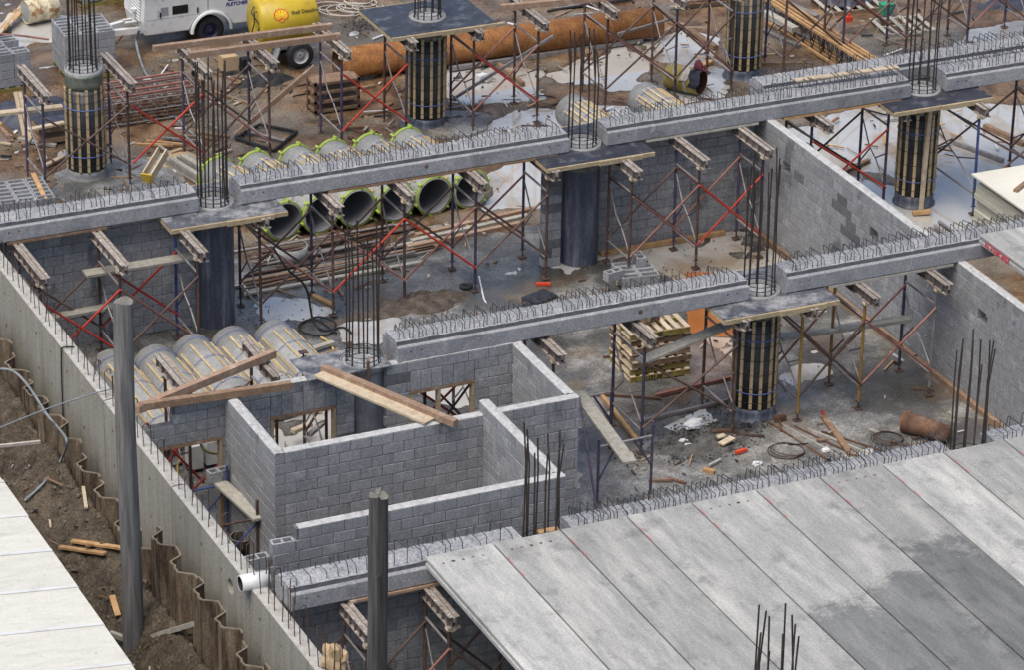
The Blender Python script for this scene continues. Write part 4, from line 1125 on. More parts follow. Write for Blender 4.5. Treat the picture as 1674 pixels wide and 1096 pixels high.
# ---------------------------------------------------------------- compressor trailer
random.seed(5)
cx0, cx1, cy0, cy1, cz0, cz1 = 3.55, 7.3, 14.4, 15.75, .45, 1.62
t = thing('compressor', 'white trailer-mounted compressor with violet lettering, at the top left', 'compressor', (5.4, 15, .02))
prof = [(cx0 + .06, cz0), (cx0, cz0 + .35), (cx0 + .05, cz1 - .15), (cx0 + .35, cz1 + .12), (cx0 + .7, cz1 + .2), (cx1, cz1 + .2), (cx1, cz0), (cx0 + 2.25, cz0), (cx0 + 2.1, cz0 + .25), (cx0 + 1.85, cz0 + .38), (cx0 + 1.55, cz0 + .38), (cx0 + 1.3, cz0 + .25), (cx0 + 1.15, cz0)]
body = MB().prism([V(a, cy0, b) for a, b in prof], (0, cy1 - cy0, 0)).build('body', M['white'], t, bevel=.03)
for k in range(12):
    z = cz0 + .35 + k * .075
    MB().box((cx0 - .012 + .003 * k, (cy0 + cy1) / 2, z), (.03, 1.05, .035), M=Matrix.Rotation(.5, 3, 'Y')).build('louvre', M['white'], body)
for a, w, m_ in ((4.0, .19, 'grey_paint'), (4.29, .39, 'glass')):
    MB().lohi((a, cy0 - .006, .9), (a + w, cy0 + .004, 1.11)).build('window', M[m_], body)
MB().lohi((cx0 + 1.62, cy0 - .004, cz0 + .45), (cx0 + 1.632, cy0 + .004, cz1 + .2)).build('panel_seam', M['ink_black'], body)
MB().lohi((cx0 + .08, cy0 - .004, cz0 + .38), (cx0 + 1.3, cy0 + .004, cz0 + .388)).build('panel_seam', M['grey_paint'], body)
for a in (cx0 + .42, cx0 + 1.35): MB().lohi((a, cy0 - .03, cz0 + .42), (a + .03, cy0 - .001, cz0 + .55)).build('latch', M['black'], body)
wc = V(cx0 + 1.7, cy0, .36)
arch = MB()
arch.lathe(wc + V(0, -.05, 0), wc + V(0, .3, 0), [(0, .46), (0, .52), (.2, .52), (.2, .46), (0, .46)], 36)
arch.f = [f for f in arch.f if min(arch.v[i].z for i in f) > .33]; arch.s = arch.s[:len(arch.f)]; arch.m = arch.m[:len(arch.f)]
arch.build('wheel_arch', M['white'], body)
def wheel(parent, c, axis, r, w, hubm):
    axis = Vector(axis)
    o = MB().lathe(c - axis * w / 2, c + axis * w / 2, [(0, r * .58), (0.0, r * .86), (.03, r), (w - .03, r), (w, r * .86), (w, r * .58)], 32).build('wheel', M['rubber'], parent)
    MB().lathe(c - axis * w / 2, c + axis * w / 2, [(.05, .02), (.03, r * .25), (.06, r * .3), (.07, r * .48), (.01, r * .56), (.0, r * .6)], 28).build('rim', M[hubm], o)
    return o
wheel(t, wc + V(0, .14, 0), (0, 1, 0), .34, .2, 'purple_dark')
wheel(t, V(wc.x, cy1 - .14, .36), (0, 1, 0), .34, .2, 'purple_dark')
mb = MB(); a0 = V(cx0 + .1, 14.75, .5); a1 = V(2.15, 15.05, .42); a2 = V(cx0 + .1, 15.4, .5)
mb.bar(a0, a1, .12, .14); mb.bar(a2, a1, .12, .14); mb.build('tow_frame', M['white'], t)
MB().tube(a1 + V(.1, 0, .1), a1 + V(.1, 0, -.4), .03, 8).tube(a1 + V(.1, 0, -.38), a1 + V(.1, 0, -.4), .1, 12).path([a1 + V(-.1, 0, 0), a1 + V(-.05, 0, .22), a1 + V(.15, 0, .26), a1 + V(.5, 0, .12)], .02, 6).build('jockey_post', M['white'], t)
MB().tube((cx0 - .05, 14.85, .62), (cx0 - .05, 14.85, .95), .05, 10).tube((cx0 - .05, 14.85, .95), (cx0 - .05, 14.85, 1.02), .08, 12).tube((cx0 - .3, 14.8, .7), (cx0, 14.8, .7), .035, 8).tube((cx0 - .25, 15.1, .66), (cx0, 15.1, .66), .03, 8).build('air_valve', M['white'], t)
lettering('lettering', 'FLETCHER', .118, (5.62, cy0 - .004, .93), (1, 0, 0), (0, 0, 1), M['ink_violet'], t, shear=.2, bold=.004)
MB().lohi((5.68, cy0 - .004, 1.05), (5.98, cy0 + .004, 1.09)).build('emblem_bar', M['ink_violet'], t)

# ---------------------------------------------------------------- yellow fuel bowser
t = thing('fuel_bowser', 'yellow diesel tank on a two-wheeled trailer with a red shell emblem', 'fuel tank', (6.4, 12.7, .02))
ta, tb_, tr = V(5.72, 12.75, 1.1), V(7.12, 12.75, 1.1), .56
tk = MB().lathe(ta, tb_, [(-.02, .02), (-.04, .2), (-.03, .45), (0, tr - .03), (.03, tr), (1.37, tr), (1.4, tr - .03), (1.43, .45), (1.44, .02)], 44).build('tank', M['yellow'], t)
MB().tube(V(6.1, 12.75, 1.62), V(6.1, 12.75, 1.74), .16, 20).build('filler_cap', M['yellow'], tk)
MB().path([ta + V(-.05, -.3, .35), ta + V(-.12, -.3, .37), ta + V(-.13, -.32, .1), ta + V(-.3, -.42, -.35)], .016, 6).path([ta + V(-.05, -.1, .42), ta + V(-.14, -.15, .3), ta + V(-.02, -.38, .05), ta + V(-.14, -.42, -.35)], .016, 6).build('hose', M['black'], t)
MB().tube(ta + V(-.03, -.05, -.25), ta + V(-.16, -.05, -.25), .03, 10).path([ta + V(-.1, -.05, -.25), ta + V(-.1, -.2, -.18)], .012, 6).build('tap', M['yellow'], t)
for xx in (5.95, 6.85): MB().lohi((xx - .03, 12.35, .48), (xx + .03, 13.15, .75)).build('saddle', M['yellow'], t)
mb = MB(); mb.bar(V(4.9, 12.6, .5), V(7.2, 12.35, .5), .07, .1); mb.bar(V(4.9, 12.7, .5), V(7.2, 13.15, .5), .07, .1); mb.bar(V(3.9, 12.65, .48), V(5.0, 12.65, .5), .08, .08)
mb.build('chassis', M['grey_paint'], t)
MB().tube(V(4.2, 12.65, .55), V(4.2, 12.65, .1), .025, 8).tube(V(4.2, 12.62, .09), V(4.2, 12.68, .09), .09, 16).build('jockey_post', M['black'], t)
wheel(t, V(6.62, 12.22, .345), (0, 1, 0), .325, .2, 'hub'); wheel(t, V(6.62, 13.28, .345), (0, 1, 0), .325, .2, 'hub')
MB().box((6.02, 12.2, .42), (.03, .24, .4), M=Matrix.Rotation(.35, 3, 'Y')).build('mud_flap', M['grey_paint'], t)
MB().lohi((4.75, 12.3, .16), (5.12, 12.62, .5)).build('tool_box', M['tan'], t)
MB().lohi((5.2, 12.22, .1), (5.42, 12.42, .42)).build('battery_box', M['black'], t)
# emblem and words follow the drum of the tank
def on_tank(a, h):                # a along the tank, h height on the wrapped face (arc length)
    th = R_(20) + h / tr          # angle up from the side facing the picture
    return V(ta.x + a, ta.y - math.cos(th) * (tr + .004), ta.z + math.sin(th) * (tr + .004))
def decal(name, pts, lift, mat):
    th = lambda p: p
    o = MB()
    vs = []
    for a, h in pts:
        q = on_tank(a, h); n = V(0, q.y - ta.y, q.z - ta.z).normalized(); vs.append(q + n * lift)
    cen = sum(vs, V(0, 0, 0)) / len(vs)
    k = len(vs)
    o.add(vs + [cen], [(i, k, (i + 1) % k) for i in range(k)])      # fan, wound to face outwards
    return o.build(name, M[mat], tk)
ea, eh, er = .47, .08, .175
def scallop(r, ring=0.0):
    pts = [(ea - .045 * r / er, eh - r * .95), (ea + .045 * r / er, eh - r * .95), (ea + .05 * r / er, eh - r * .72)]
    n = 7
    for k in range(n + 1):
        an = R_(-35 + 250 * k / n)
        pts.append((ea + math.cos(an) * r, eh + math.sin(an) * r * .9))
        if k < n:
            an = R_(-35 + 250 * (k + .5) / n); pts.append((ea + math.cos(an) * r * 1.06, eh + math.sin(an) * r * .96))
    pts.append((ea - .05 * r / er, eh - r * .72))
    return pts
decal('emblem', scallop(er), .002, 'red_paint'); decal('emblem', scallop(er * .84), .005, 'shell_yellow')
for k in range(7):
    an = R_(-20 + 220 * k / 6); b0 = (ea, eh - er * .62); b1 = (ea + math.cos(an) * er * .78, eh + math.sin(an) * er * .7)
    dx, dy = b1[0] - b0[0], b1[1] - b0[1]; l = math.hypot(dx, dy); nx, ny = -dy / l * .005, dx / l * .005
    decal('emblem_rib', [(b0[0] - nx, b0[1] - ny), (b1[0] - nx, b1[1] - ny), (b1[0] + nx, b1[1] + ny), (b0[0] + nx, b0[1] + ny)][::-1], .008, 'red_paint')
q = on_tank(.72, .07); n = V(0, q.y - ta.y, q.z - ta.z).normalized(); upt = V(1, 0, 0).cross(n) * -1
lettering('lettering', 'Shell Diesoline', .115, q + n * .012, (1, 0, 0), n.cross(V(1, 0, 0)), M['ink_black'], tk, bold=.001)

# ---------------------------------------------------------------- stacks of blocks
hb = MB(); tt = .032; L, W_, H_ = .39, .19, .19
hb.lohi((-L / 2, -W_ / 2, -H_ / 2), (L / 2, -W_ / 2 + tt, H_ / 2)); hb.lohi((-L / 2, W_ / 2 - tt, -H_ / 2), (L / 2, W_ / 2, H_ / 2))
for xx in (-L / 2, L / 2 - tt): hb.lohi((xx, -W_ / 2 + tt, -H_ / 2), (xx + tt, W_ / 2 - tt, H_ / 2))
hb.lohi((-L / 2 + tt, -W_ / 2 + tt, -H_ / 2), (L / 2 - tt, W_ / 2 - tt, -.03))
HOLLOW = hb.mesh('hollow', M['block'])
def block_stack(label, c, nx, ny, nz, rz=0.0, yellow=True, skiptop=()):
    t = thing('block_stack', label, 'block stack', (c[0], c[1], .02), 'stacks of concrete blocks')
    t.rotation_euler = (0, 0, rz); o0 = ORG[t]
    W2, D2 = nx * .4, ny * .2
    for k in range(3):
        mb = MB(); yy = -D2 / 2 + .05 + (D2 - .1) * k / 2
        mb.lohi((-W2 / 2, yy - .05, 0), (W2 / 2, yy + .05, .1)); mb.v = [v + o0 for v in mb.v]; mb.build('pallet_runner', M['yellow_dull' if yellow else 'timber_grey'], t)
    for k in range(5):
        mb = MB(); xx = -W2 / 2 + .06 + (W2 - .12) * k / 4
        mb.lohi((xx - .05, -D2 / 2, .101), (xx + .05, D2 / 2, .122)); mb.v = [v + o0 for v in mb.v]; mb.build('pallet_slat', M['timber_grey'], t)
    for z in range(nz):
        for i in range(nx):
            for j in range(ny):
                top = z == nz - 1
                if 0 < i < nx - 1 and 0 < j < ny - 1 and not top: continue
                if top and (i, j) in skiptop: continue
                b = link('block', HOLLOW if top else BLOCK, t, o0 + V(-W2 / 2 + .2 + i * .4 + (random.random() - .5) * .008, -D2 / 2 + .1 + j * .2, .225 + z * .2))
    return t
block_stack('tall stack of grey blocks behind the open-topped wrapped column', (1.95, 13.95), 3, 6, 5, R_(-3))
block_stack('stack of grey blocks cut by the left border, upper left', (-.15, 13.85), 3, 6, 4, R_(2), skiptop=((2, 2), (2, 3)))
block_stack('low stack of grey blocks behind the far left beam', (-2.1, 6.6), 4, 6, 2, R_(-4), yellow=False)
block_stack('stack of grey blocks behind the compressor at the top border', (4.2, 18.4), 5, 5, 4, R_(4))
block_stack('stack of grey blocks at the top left corner', (.6, 20.0), 4, 5, 3, R_(2))
block_stack('small stack of pale blocks on the floor before the block wall', (8.55, -1.55), 2, 4, 1, R_(-8), yellow=False)
hollow_block('hollow block set on its end at the left of the small pale stack', (7.95, -1.75, .3), .2)
hollow_block('hollow block lying on top of the small pale stack', (8.75, -1.3, .33), 1.4)

# ---------------------------------------------------------------- pallets
def pallet(label, c, w, d, rz, mat='timber_pale', front='timber_grey', n=7, z=0.0, group='timber pallets', text=None, h=.15):
    t = thing('pallet', label, 'pallet', (c[0], c[1], z), group); t.rotation_euler = (0, 0, rz); o0 = ORG[t]
    def B(nm, lo, hi, m):
        mb = MB().lohi(lo, hi); mb.v = [v + o0 for v in mb.v]; return mb.build(nm, M[m], t)
    for k in range(3):
        yy = -d / 2 + .03 + (d - .06) * k / 2
        B('stringer', (-w / 2, yy - .03, .022), (w / 2, yy + .03, h - .022), front)
    for k in range(n):
        xx = -w / 2 + .055 + (w - .11) * k / (n - 1); j = (random.random() - .5) * .02
        B('slat', (xx - .05 + j, -d / 2 - .01, h - .0215), (xx + .05 + j, d / 2 + .01, h), mat)
    for k in range(3):
        xx = -w / 2 + .06 + (w - .12) * k / 2
        B('bottom_slat', (xx - .05, -d / 2, 0), (xx + .05, d / 2, .0215), mat)
    if text: lettering('stencil', text, .11, o0 + V(-.32, -d / 2 - .004, .028), (1, 0, 0), (0, 0, 1), M['ink_black'], t, bold=.004)
    return t
for i in range(7):
    pallet(f'slatted pallet of the stack in the open bay, {ORD[i]} from the floor', (7.05 + (random.random() - .5) * .06, -5.2 + (random.random() - .5) * .06), 1.25, 1.05, R_(-4 + random.random() * 3),
           'timber_pale', 'yellow_dull' if i in (0, 1, 6) else 'timber_brown', 7, .006 + i * .152, 'stacked pallets in the open bay', {6: '1171 02', 1: '1171 02', 0: '1171 02'}.get(i))
o = MB(); pts = []
for k in range(40): pts.append(V(6.95 + .28 * math.cos(k * .9) * (1 - .01 * k), -5.25 + .22 * math.sin(k * .9), 1.1 + .004 * k))
tag(o.path(pts, .012, 5).build('wire_coil', M['rebar_rust']), 'tangle of rusty wire on top of the pallet stack', 'wire')
pallet('grey slatted pallet lying in the mud at the top right', g(1475, 48)[:2], 1.3, 1.1, R_(-8), 'timber_grey', 'timber_grey', 6)
pallet('grey pallet carrying a dark tarpaulin load at the top border', g(1385, 12)[:2], 1.5, 1.1, R_(-6), 'timber_grey', 'timber_brown', 6)
def lump(name, label, cat, mat, c, size, seed=0, res=18, rough=.35, group=None, kind=None):
    """a sagging heap: an uneven dome"""
    n = max(res, 30) if size[0] > .3 else res; vs = []; fs = []
    for i in range(n + 1):
        for j in range(n + 1):
            u, v = i / n * 2 - 1, j / n * 2 - 1
            rr = min(1, math.hypot(u, v)); 
            hgt = (1 - rr ** 3) * (.75 + rough * ((float(fbm(u * 2.5 + seed * 3.7, v * 2.5 + seed, 4)) - .5) * 2.2 + (.35 - abs(float(fbm(u * 6 + seed, v * 6 - u * 3, 4)) - .5) * 4) * .35))
            k = 1 + .25 * (float(fbm(u * 1.5 + seed, v * 1.5 - seed, 3)) - .5)
            q = max(abs(u), abs(v)); s_ = (q / math.hypot(u, v)) if rr > 1e-6 else 1
            vs.append(V(c[0] + u * s_ * size[0] * k, c[1] + v * s_ * size[1] * k, c[2] + max(0, hgt) * size[2] - .004))
    for i in range(n):
        for j in range(n):
            k = i * (n + 1) + j; fs.append((k, k + n + 1, k + n + 2, k + 1))
    o = MB().add(vs, fs, True).build(name, mat)
    return tag(o, label, cat, group, kind)
q = g(1385, 8); lump('tarpaulin', 'dark blue tarpaulin bundle on the pallet at the top border', 'tarpaulin', M['blue_tarp'], (q.x, q.y, .15), (.7, .5, .45), 2)
q = g(1650, 8); lump('tarpaulin', 'crumpled grey tarpaulin at the top right corner', 'tarpaulin', M['blue_tarp'], (q.x, q.y, .02), (.9, .5, .3), 5)
q = g(1448, 22, .15); tag(MB().box((q.x, q.y, .28), (.28, .22, .24)).box((q.x, q.y, .41), (.31, .25, .03)).build('plastic_tub', M['green']), 'small green plastic tub on the muddy pallet', 'tub')
q = g(1395, 52); lump('sacking', 'small heap of brown sacking near the timber truss', 'sacking', M['hessian'], (q.x, q.y, .02), (.4, .25, .1), 3)
q = g(1387, 38); tag(MB().box((q.x, q.y, .1), (.16, .12, .16)).tube((q.x, q.y, .18), (q.x, q.y, .26), .03, 8).build('petrol_can', M['red_paint']), 'small red can beside the brown sacking', 'can')
# timber-chord trusses lying in the back
e1 = V(18.75, 6.05, .1); e0 = V(18.55, 12.2, .1)
for i in range(2):
    t = thing('lattice_joist', f'orange lattice joist with black zigzag web, {ORD[i]} from the left', 'joist', ((e0.x + e1.x) / 2 + i * .28 - .35, (e0.y + e1.y) / 2, .02), 'lattice joists in the bundle')
    off = V(i * .26 - .4, i * .07, 0)
    a, b = e0 + off, e1 + off + V(0, -.1 * i, 0)
    for zz, nm in ((.08, 'bottom_chord'), (.6, 'top_chord')):
        for s in (-.06, .06):
            MB().bar(V(a.x + s, a.y, zz), V(b.x + s, b.y, zz), .055, .06).build(nm, M['timber_orange'], t)
    n = 30; pts = []
    for k in range(n + 1):
        w = a.lerp(b, k / n); pts.append(V(w.x, w.y, .08 if k % 2 else .6))
    MB().path(pts, .016, 5).build('web', M['rebar'], t)
# steel soldiers stacked beside the top right column
for i in range(5):
    q = g(1252 + i * 3, 62 - i * 8); z = .06 + .1 * (i // 3) * 2
    o = MB().bar(V(q.x - .05 + .3 * (i % 3), q.y + .9, z), V(q.x + .35 + .3 * (i % 3), q.y - 1.0, z), .12, .1).bar(V(q.x - .05 + .3 * (i % 3), q.y + .9, z + .07), V(q.x + .35 + .3 * (i % 3), q.y - 1.0, z + .07), .16, .025).build('steel_section', M['tube_grey'])
    tag(o, f'grey steel section in the pile by the top right column, {ORD[i]} laid', 'steel section', 'grey steel sections in the pile')
board('weathered timber lying on top of the grey steel pile at the top right', g(1250, 20, .5), g(1300, 48, .45), .2, .12, 'timber_grey')

# ---------------------------------------------------------------- white panel stack at the right
t = thing('panel_stack', 'tall stack of white panels at the right border', 'panel stack', (18, -3.2, .02))
for i in range(9):
    j = [(random.random() - .5) * .14 for _ in range(3)]
    z = .02 + i * .125
    MB().lohi((16.55 + j[0], -5.2 + j[1], z), (19.6, -1.62 + j[2], z + .118)).build('panel', [M['panel_edge']], t)
MB().lohi((16.42, -5.3, 1.15), (19.7, -1.55, 1.19)).build('top_sheet', M['white_sheet'], t)
board('short brown timber on top of the white panel stack', g(1660, 312, 1.22), g(1680, 296, 1.22), .1, .06, 'timber_brown')

# ---------------------------------------------------------------- poles and white shed roof
def timber_pole(label, x, y, z0, zt, r, mat, dark=False):
    t = thing('timber_pole', label, 'pole', (x, y, z0), 'round timber poles')
    n = 26; prof = []
    k = 16; vs = []; fs = []
    for i in range(k + 1):
        z = z0 + (zt - z0) * i / k
        for a in range(n):
            an = 2 * math.pi * a / n
            rr = r * (1.06 - .12 * i / k) * (1 + .05 * (float(fbm(an * 1.2 + 3, z * .5, 3)) - .5) + .02 * math.sin(an * 9 + z * .2))
            vs.append(V(x + rr * math.cos(an) + .015 * math.sin(z), y + rr * math.sin(an), z + (.02 * math.sin(an * 2) + (.06 if dark else .012) * random.random() if i == k else 0)))
    for i in range(k):
        for a in range(n):
            b = (a + 1) % n; fs.append((i * n + a, i * n + b, (i + 1) * n + b, (i + 1) * n + a))
    MB().add(vs, fs, True).build('shaft', M[mat], t)
    top = vs[-n:]; c = sum(top, V(0, 0, 0)) / n
    MB().add(top + [c - V(0, 0, .02)], [(a, (a + 1) % n, n) for a in range(n)]).build('end_grain', M['pole_end'], t)
    if dark:
        for a in (.3, 2.0, 4.4):
            MB().bar(V(x + r * math.cos(a), y + r * math.sin(a), z0), V(x + r * 1.03 * math.cos(a), y + r * 1.03 * math.sin(a), zt - .25 - .2 * a), .05, .02).build('split', M['pole_dark'], t)
    return t
timber_pole('tall grey timber pole standing in the dug earth before the sheet piles', -5.9, -12.05, -.2, 6.68, .168, 'pole')
timber_pole('dark splintered timber pole in front of the near beam', -5.9, -22.55, -.2, 8.33, .14, 'pole_dark', True)
sh = thing('site_shed', 'white sheet-roofed shed at the lower left corner', 'shed', (-10, -15, .5))
zr, xr = 3.0, -7.52; sl = .11
yy = -9.2; k = 0
while yy > -22:
    y1 = yy; y0 = yy - 1.29; ex = xr + (random.random() - .5) * .02
    tw = .008
    def rp(x, y, dz=0.0): return V(x, y, zr + (xr - x) * sl + dz)
    xl = -13.0
    vs = [rp(ex - tw, y1 + .05, .012), rp(ex + tw, y0, 0), rp(xl, y0, 0), rp(xl, y1 + .05, .012)]
    vs += [v - V(0, 0, .008) for v in vs]
    MB().add(vs, [(3, 2, 1, 0), (4, 5, 6, 7), (0, 1, 5, 4), (1, 2, 6, 5), (2, 3, 7, 6), (3, 0, 4, 7)]).build('roof_sheet', M['roof_white'], sh)
    MB().bar(rp(ex - tw - .004, y1, .022), rp(xl, y1, .02), .075, .012).build('standing_seam', M['white'], sh)
    yy -= 1.27; k += 1
MB().lohi((-12.6, -21.5, .3), (-8.0, -9.6, 2.95)).build('wall', M['roof_white'], sh)

# ---------------------------------------------------------------- loose timber
random.seed(31)
def pb(label, a, za, b, zb, w, h, mat, name='plank', group=None):
    pa = ge(*a, .09) if za is None else g(*a, za); pc = ge(*b, .09) if zb is None else g(*b, zb)
    return board(label, pa, pc, w, h, mat, name, 'plank', group)
pb('long pink timber laid over the batten-clad casings', (224, 670), 2.68, (448, 578), 2.68, .12, .14, 'timber_pink')
pb('brown timber beam lying along the top of the window wall', (224, 666), 2.70, (476, 630), 2.70, .13, .13, 'timber_brown')
pb('brown timber of the pair spanning from the column to the plain block wall', (528, 602), 2.76, (745, 693), 2.70, .13, .12, 'timber_pink')
pb('pale board of the pair spanning from the column to the plain block wall', (521, 612), 2.72, (702, 690), 2.66, .26, .04, 'timber_pale')
pb('pale grey scaffold plank on the purple trestle beside the rooms', (945, 642), 1.24, (1030, 757), 1.24, .26, .045, 'timber_grey')
pb('grey plank sloping up to the near wrapped column', (1046, 592), 1.72, (1192, 530), 1.9, .26, .05, 'timber_grey')
pb('long weathered plank on the yellow shoring frames', (1275, 552), 1.2, (1488, 520), 1.2, .24, .07, 'timber_grey')
pb('grey scaffold plank under the far left beam, upper one', (138, 448), 1.85, (318, 418), 1.85, .3, .05, 'timber_grey')
pb('grey scaffold plank under the far left beam, lower one', (76, 520), 1.02, (196, 498), 1.02, .24, .05, 'timber_grey')
pb('rear timber of the pair across the frames before the white compressor', (250, 79), 2.62, (542, 42), 2.62, .12, .13, 'timber_pink')
pb('front timber of the pair across the frames before the yellow tank', (308, 90), 2.62, (556, 58), 2.62, .12, .13, 'timber_pink')
pb('pale plank at the left border behind the far left beam', (-20, 187), 1.5, (102, 174), 1.5, .2, .06, 'timber_pale')
pb('clean pale plank lying on the stirrups of the upper right beam', (1300, 131), 3.15, (1468, 109), 3.15, .16, .035, 'timber_pale')
pb('brown timber across the frames above the rusty pipe', (818, 12), 2.62, (990, -4), 2.62, .12, .13, 'timber_pink')
pb('upright plank standing against the far right wrapped column', (1505, 348), .05, (1522, 165), 2.5, .09, .05, 'timber_pale')
pb('short orange timber at the foot of the far right column', (1492, 348), .05, (1520, 345), .08, .12, .08, 'timber_orange')
pb('brown timber at the wall by the column in the window wall', (598, 720), 1.0, (602, 588), 2.85, .05, .1, 'timber_brown')
pb('timber leaning by the purple trestle', (984, 648), .05, (1040, 718), .12, .07, .07, 'timber_orange')
pb('brown timber on the floor before the right bar cluster', (1346, 682), .05, (1392, 745), .05, .12, .06, 'timber_brown')
pb('red batten on the floor by the brown timber', (1343, 672), .03, (1362, 702), .03, .04, .03, 'brace_red')
pb('orange timber lying between the tubes and the bare column', (512, 482), .04, (545, 498), .04, .09, .05, 'timber_orange')
pb('long timber beside the purple frame in the mud, top left', (385, 220), .06, (515, 108), 1.6, .1, .1, 'timber_pink')
pb('curved pale timber among the scrap left of the wrapped column', (25, 150), .9, (40, 225), .05, .08, .05, 'timber_pale')
pb('second pale timber among the scrap left of the wrapped column', (32, 150), .9, (50, 230), .05, .08, .05, 'timber_pale')
pb('pale board across the scrap left of the wrapped column', (45, 212), .5, (105, 200), .5, .14, .05, 'timber_pale')
pb('short board in the low scrap left of the wrapped column', (75, 270), .06, (104, 255), .1, .12, .05, 'timber_pale')
pb('timber slanting out of the scrap at the left border', (0, 200), .5, (28, 225), .05, .14, .06, 'timber_orange')
pb('small orange board lying on the low block stack', (54, 283), .62, (74, 325), .5, .1, .03, 'timber_orange')
pb('brown timber pole lying beside the muddy pipe end', (1128, 50), .06, (1170, 78), .06, .14, .12, 'timber_brown')
pb('brown timber lying in the puddle behind the olive drum', (1066, 105), .05, (1095, 118), .05, .16, .1, 'timber_brown')
pb('orange timber lying behind the olive drum', (1140, 110), .05, (1162, 100), .05, .16, .08, 'timber_orange')
pb('long brown batten lying in front of the top right column', (1246, 103), .04, (1330, 103), .04, .06, .05, 'timber_brown')
pb('brown timber lying in the mud beside the white foam pieces', (815, 105), .06, (855, 137), .06, .1, .1, 'timber_brown')
pb('grey tube lying along the foot of the rusty pipe', (735, 112), .08, (1050, 65), .08, .1, .1, 'tube_grey')
pb('splintered plank on the dug earth, upper of two', (118, 885), None, (200, 897), None, .1, .04, 'timber_orange')
pb('splintered plank on the dug earth, lower of two', (98, 895), None, (172, 906), None, .1, .04, 'timber_orange')
pb('short plank standing in the dug earth by the grey pole', (183, 975), None, (193, 1008), None, .1, .04, 'timber_orange')
pb('pale stake stuck in the earth at the sheet piles', (136, 797), None, (141, 832), None, .06, .04, 'timber_pale')
pb('round prop from the grey pole to the sheet piles', (222, 1050), .45, (345, 1012), 1.75, .08, .08, 'timber_grey')
pb('short round prop from the shed to the grey pole', (180, 1036), .5, (204, 1045), .45, .08, .08, 'timber_grey')
pb('thin pale rail from the left border to the sheet piles', (-10, 731), 1.65, (66, 723), 1.65, .05, .05, 'cable_pale')
pb('short timber on the plain block wall room floor', (740, 795), .9, (760, 808), .8, .08, .06, 'timber_orange')
pb('timber stub on the slab beam by the bar cluster', (880, 872), 3.02, (912, 866), 3.02, .12, .05, 'timber_orange')
pb('grey plank of the trestle beside the left room wall', (360, 790), 1.03, (425, 850), 1.03, .25, .05, 'timber_grey')
# trestle under it
t = thing('trestle', 'blue and brown steel trestle carrying the short plank by the left room wall', 'trestle', (-2.95, -9.1, .02), 'scaffold trestles')
a, b = V(-3.55, -8.35, 0), V(-2.85, -8.35, 0); c, d = V(-3.6, -9.75, 0), V(-2.82, -9.75, 0)
for i, (p, q) in enumerate(((a, b), (c, d))):
    MB().tube(p + V(0, 0, .02), p + V(0, 0, 1.0), .025, 8).build('leg', M['leg_blue' if i == 0 else 'leg_rust'], t)
    MB().tube(q + V(0, 0, .02), q + V(0, 0, 1.35), .025, 8).build('leg', M['leg_blue' if i == 0 else 'leg_rust'], t)
    MB().tube(p + V(-.15, 0, .985), q + V(0, 0, .985), .022, 8).build('crossbar', M['leg_blue' if i == 0 else 'leg_rust'], t)
    MB().tube(p + V(0, 0, .2), q + V(0, 0, .9), .018, 7).build('diagonal', M['leg_blue'], t)
MB().tube(a + V(0, .0, .3), c + V(0, 0, .9), .018, 7).build('diagonal', M['leg_blue'], t)
t = thing('trestle', 'purple steel trestle under the pale plank beside the rooms', 'trestle', (4.1, -9.9, .02), 'scaffold trestles')
a, b = g(976, 828), g(1063, 809); a2, b2 = a + V(.1, 1.9, 0), b + V(.1, 1.9, 0)
for p, h in ((a, 1.35), (b, 1.5), (a2, 1.25), (b2, 1.25)):
    MB().tube(p + V(0, 0, .02), p + V(0, 0, h), .027, 8).build('leg', M['leg_purple'], t)
for p, q in ((a, b), (a2, b2)):
    MB().tube(p + V(0, 0, 1.2), q + V(0, 0, 1.2), .022, 8).build('crossbar', M['tube_grey'], t)
    MB().tube(p + V(0, 0, .5), p.lerp(q, .35) + V(0, 0, 1.19), .02, 7).build('knee_brace', M['leg_purple'], t)
    MB().tube(q + V(0, 0, .6), p.lerp(q, .65) + V(0, 0, 1.19), .02, 7).build('knee_brace', M['leg_purple'], t)
MB().tube(g(947, 650, 1.4), g(976, 838, .03), .022, 8).build('stay', M['leg_purple'], t)

# ---------------------------------------------------------------- steel tubes and timbers lying behind the bare left column
for i in range(15):
    y = 1.15 + i * .13; x0 = 1.0 + random.random() * 1.1; x1 = 3.9 + random.random() * 1.9
    m = random.choice(['tube_grey', 'tube_grey', 'brace_brown', 'leg_rust', 'tube_grey'])
    z = .05 + (.07 if i % 3 == 1 else 0)
    o = MB().tube((x0, y - .12 * random.random(), z), (x1, y + .25 * (random.random() - .3), z), .03, 8).build('steel_tube', M[m])
    tag(o, f'{CNAME.get(m)} steel tube in the heap before the lime-ringed tubes, {ORD[i]} from the front', 'tube', 'loose steel tubes in the heap')
for i in range(7):
    y = .9 + i * .12 + random.random() * .1; x0 = .7 + random.random() * .7
    board(f'loose board at the front of the heap of tubes, {ORD[i]} from the front', (x0, y - .25 * random.random(), .04 + .05 * (i % 2)), (x0 + 2.6 + 1.9 * random.random(), y + .35 * random.random(), .04 + .05 * (i % 2)), .06 + .06 * random.random(), .05, ('timber_grey', 'timber_brown', 'timber_grey', 'rust_dark')[i % 4], 'loose_board', 'board', 'loose boards at the tube heap')
for i in range(3):
    board(f'long timber lying before the right lime-ringed tubes, {ORD[i]} from the front', (4.9 + .2 * i, 1.75 + .25 * i, .06), (7.6 + .3 * i, 2.0 + .3 * i, .06), .12, .1, 'timber_grey' if i % 2 else 'timber_pink', 'loose_board', 'board', 'timbers before the right tubes')
q = g(475, 425); t = thing('half_shell', 'half of a grey tube shell lying among the loose tubes', 'tube', (q.x, q.y, .02))
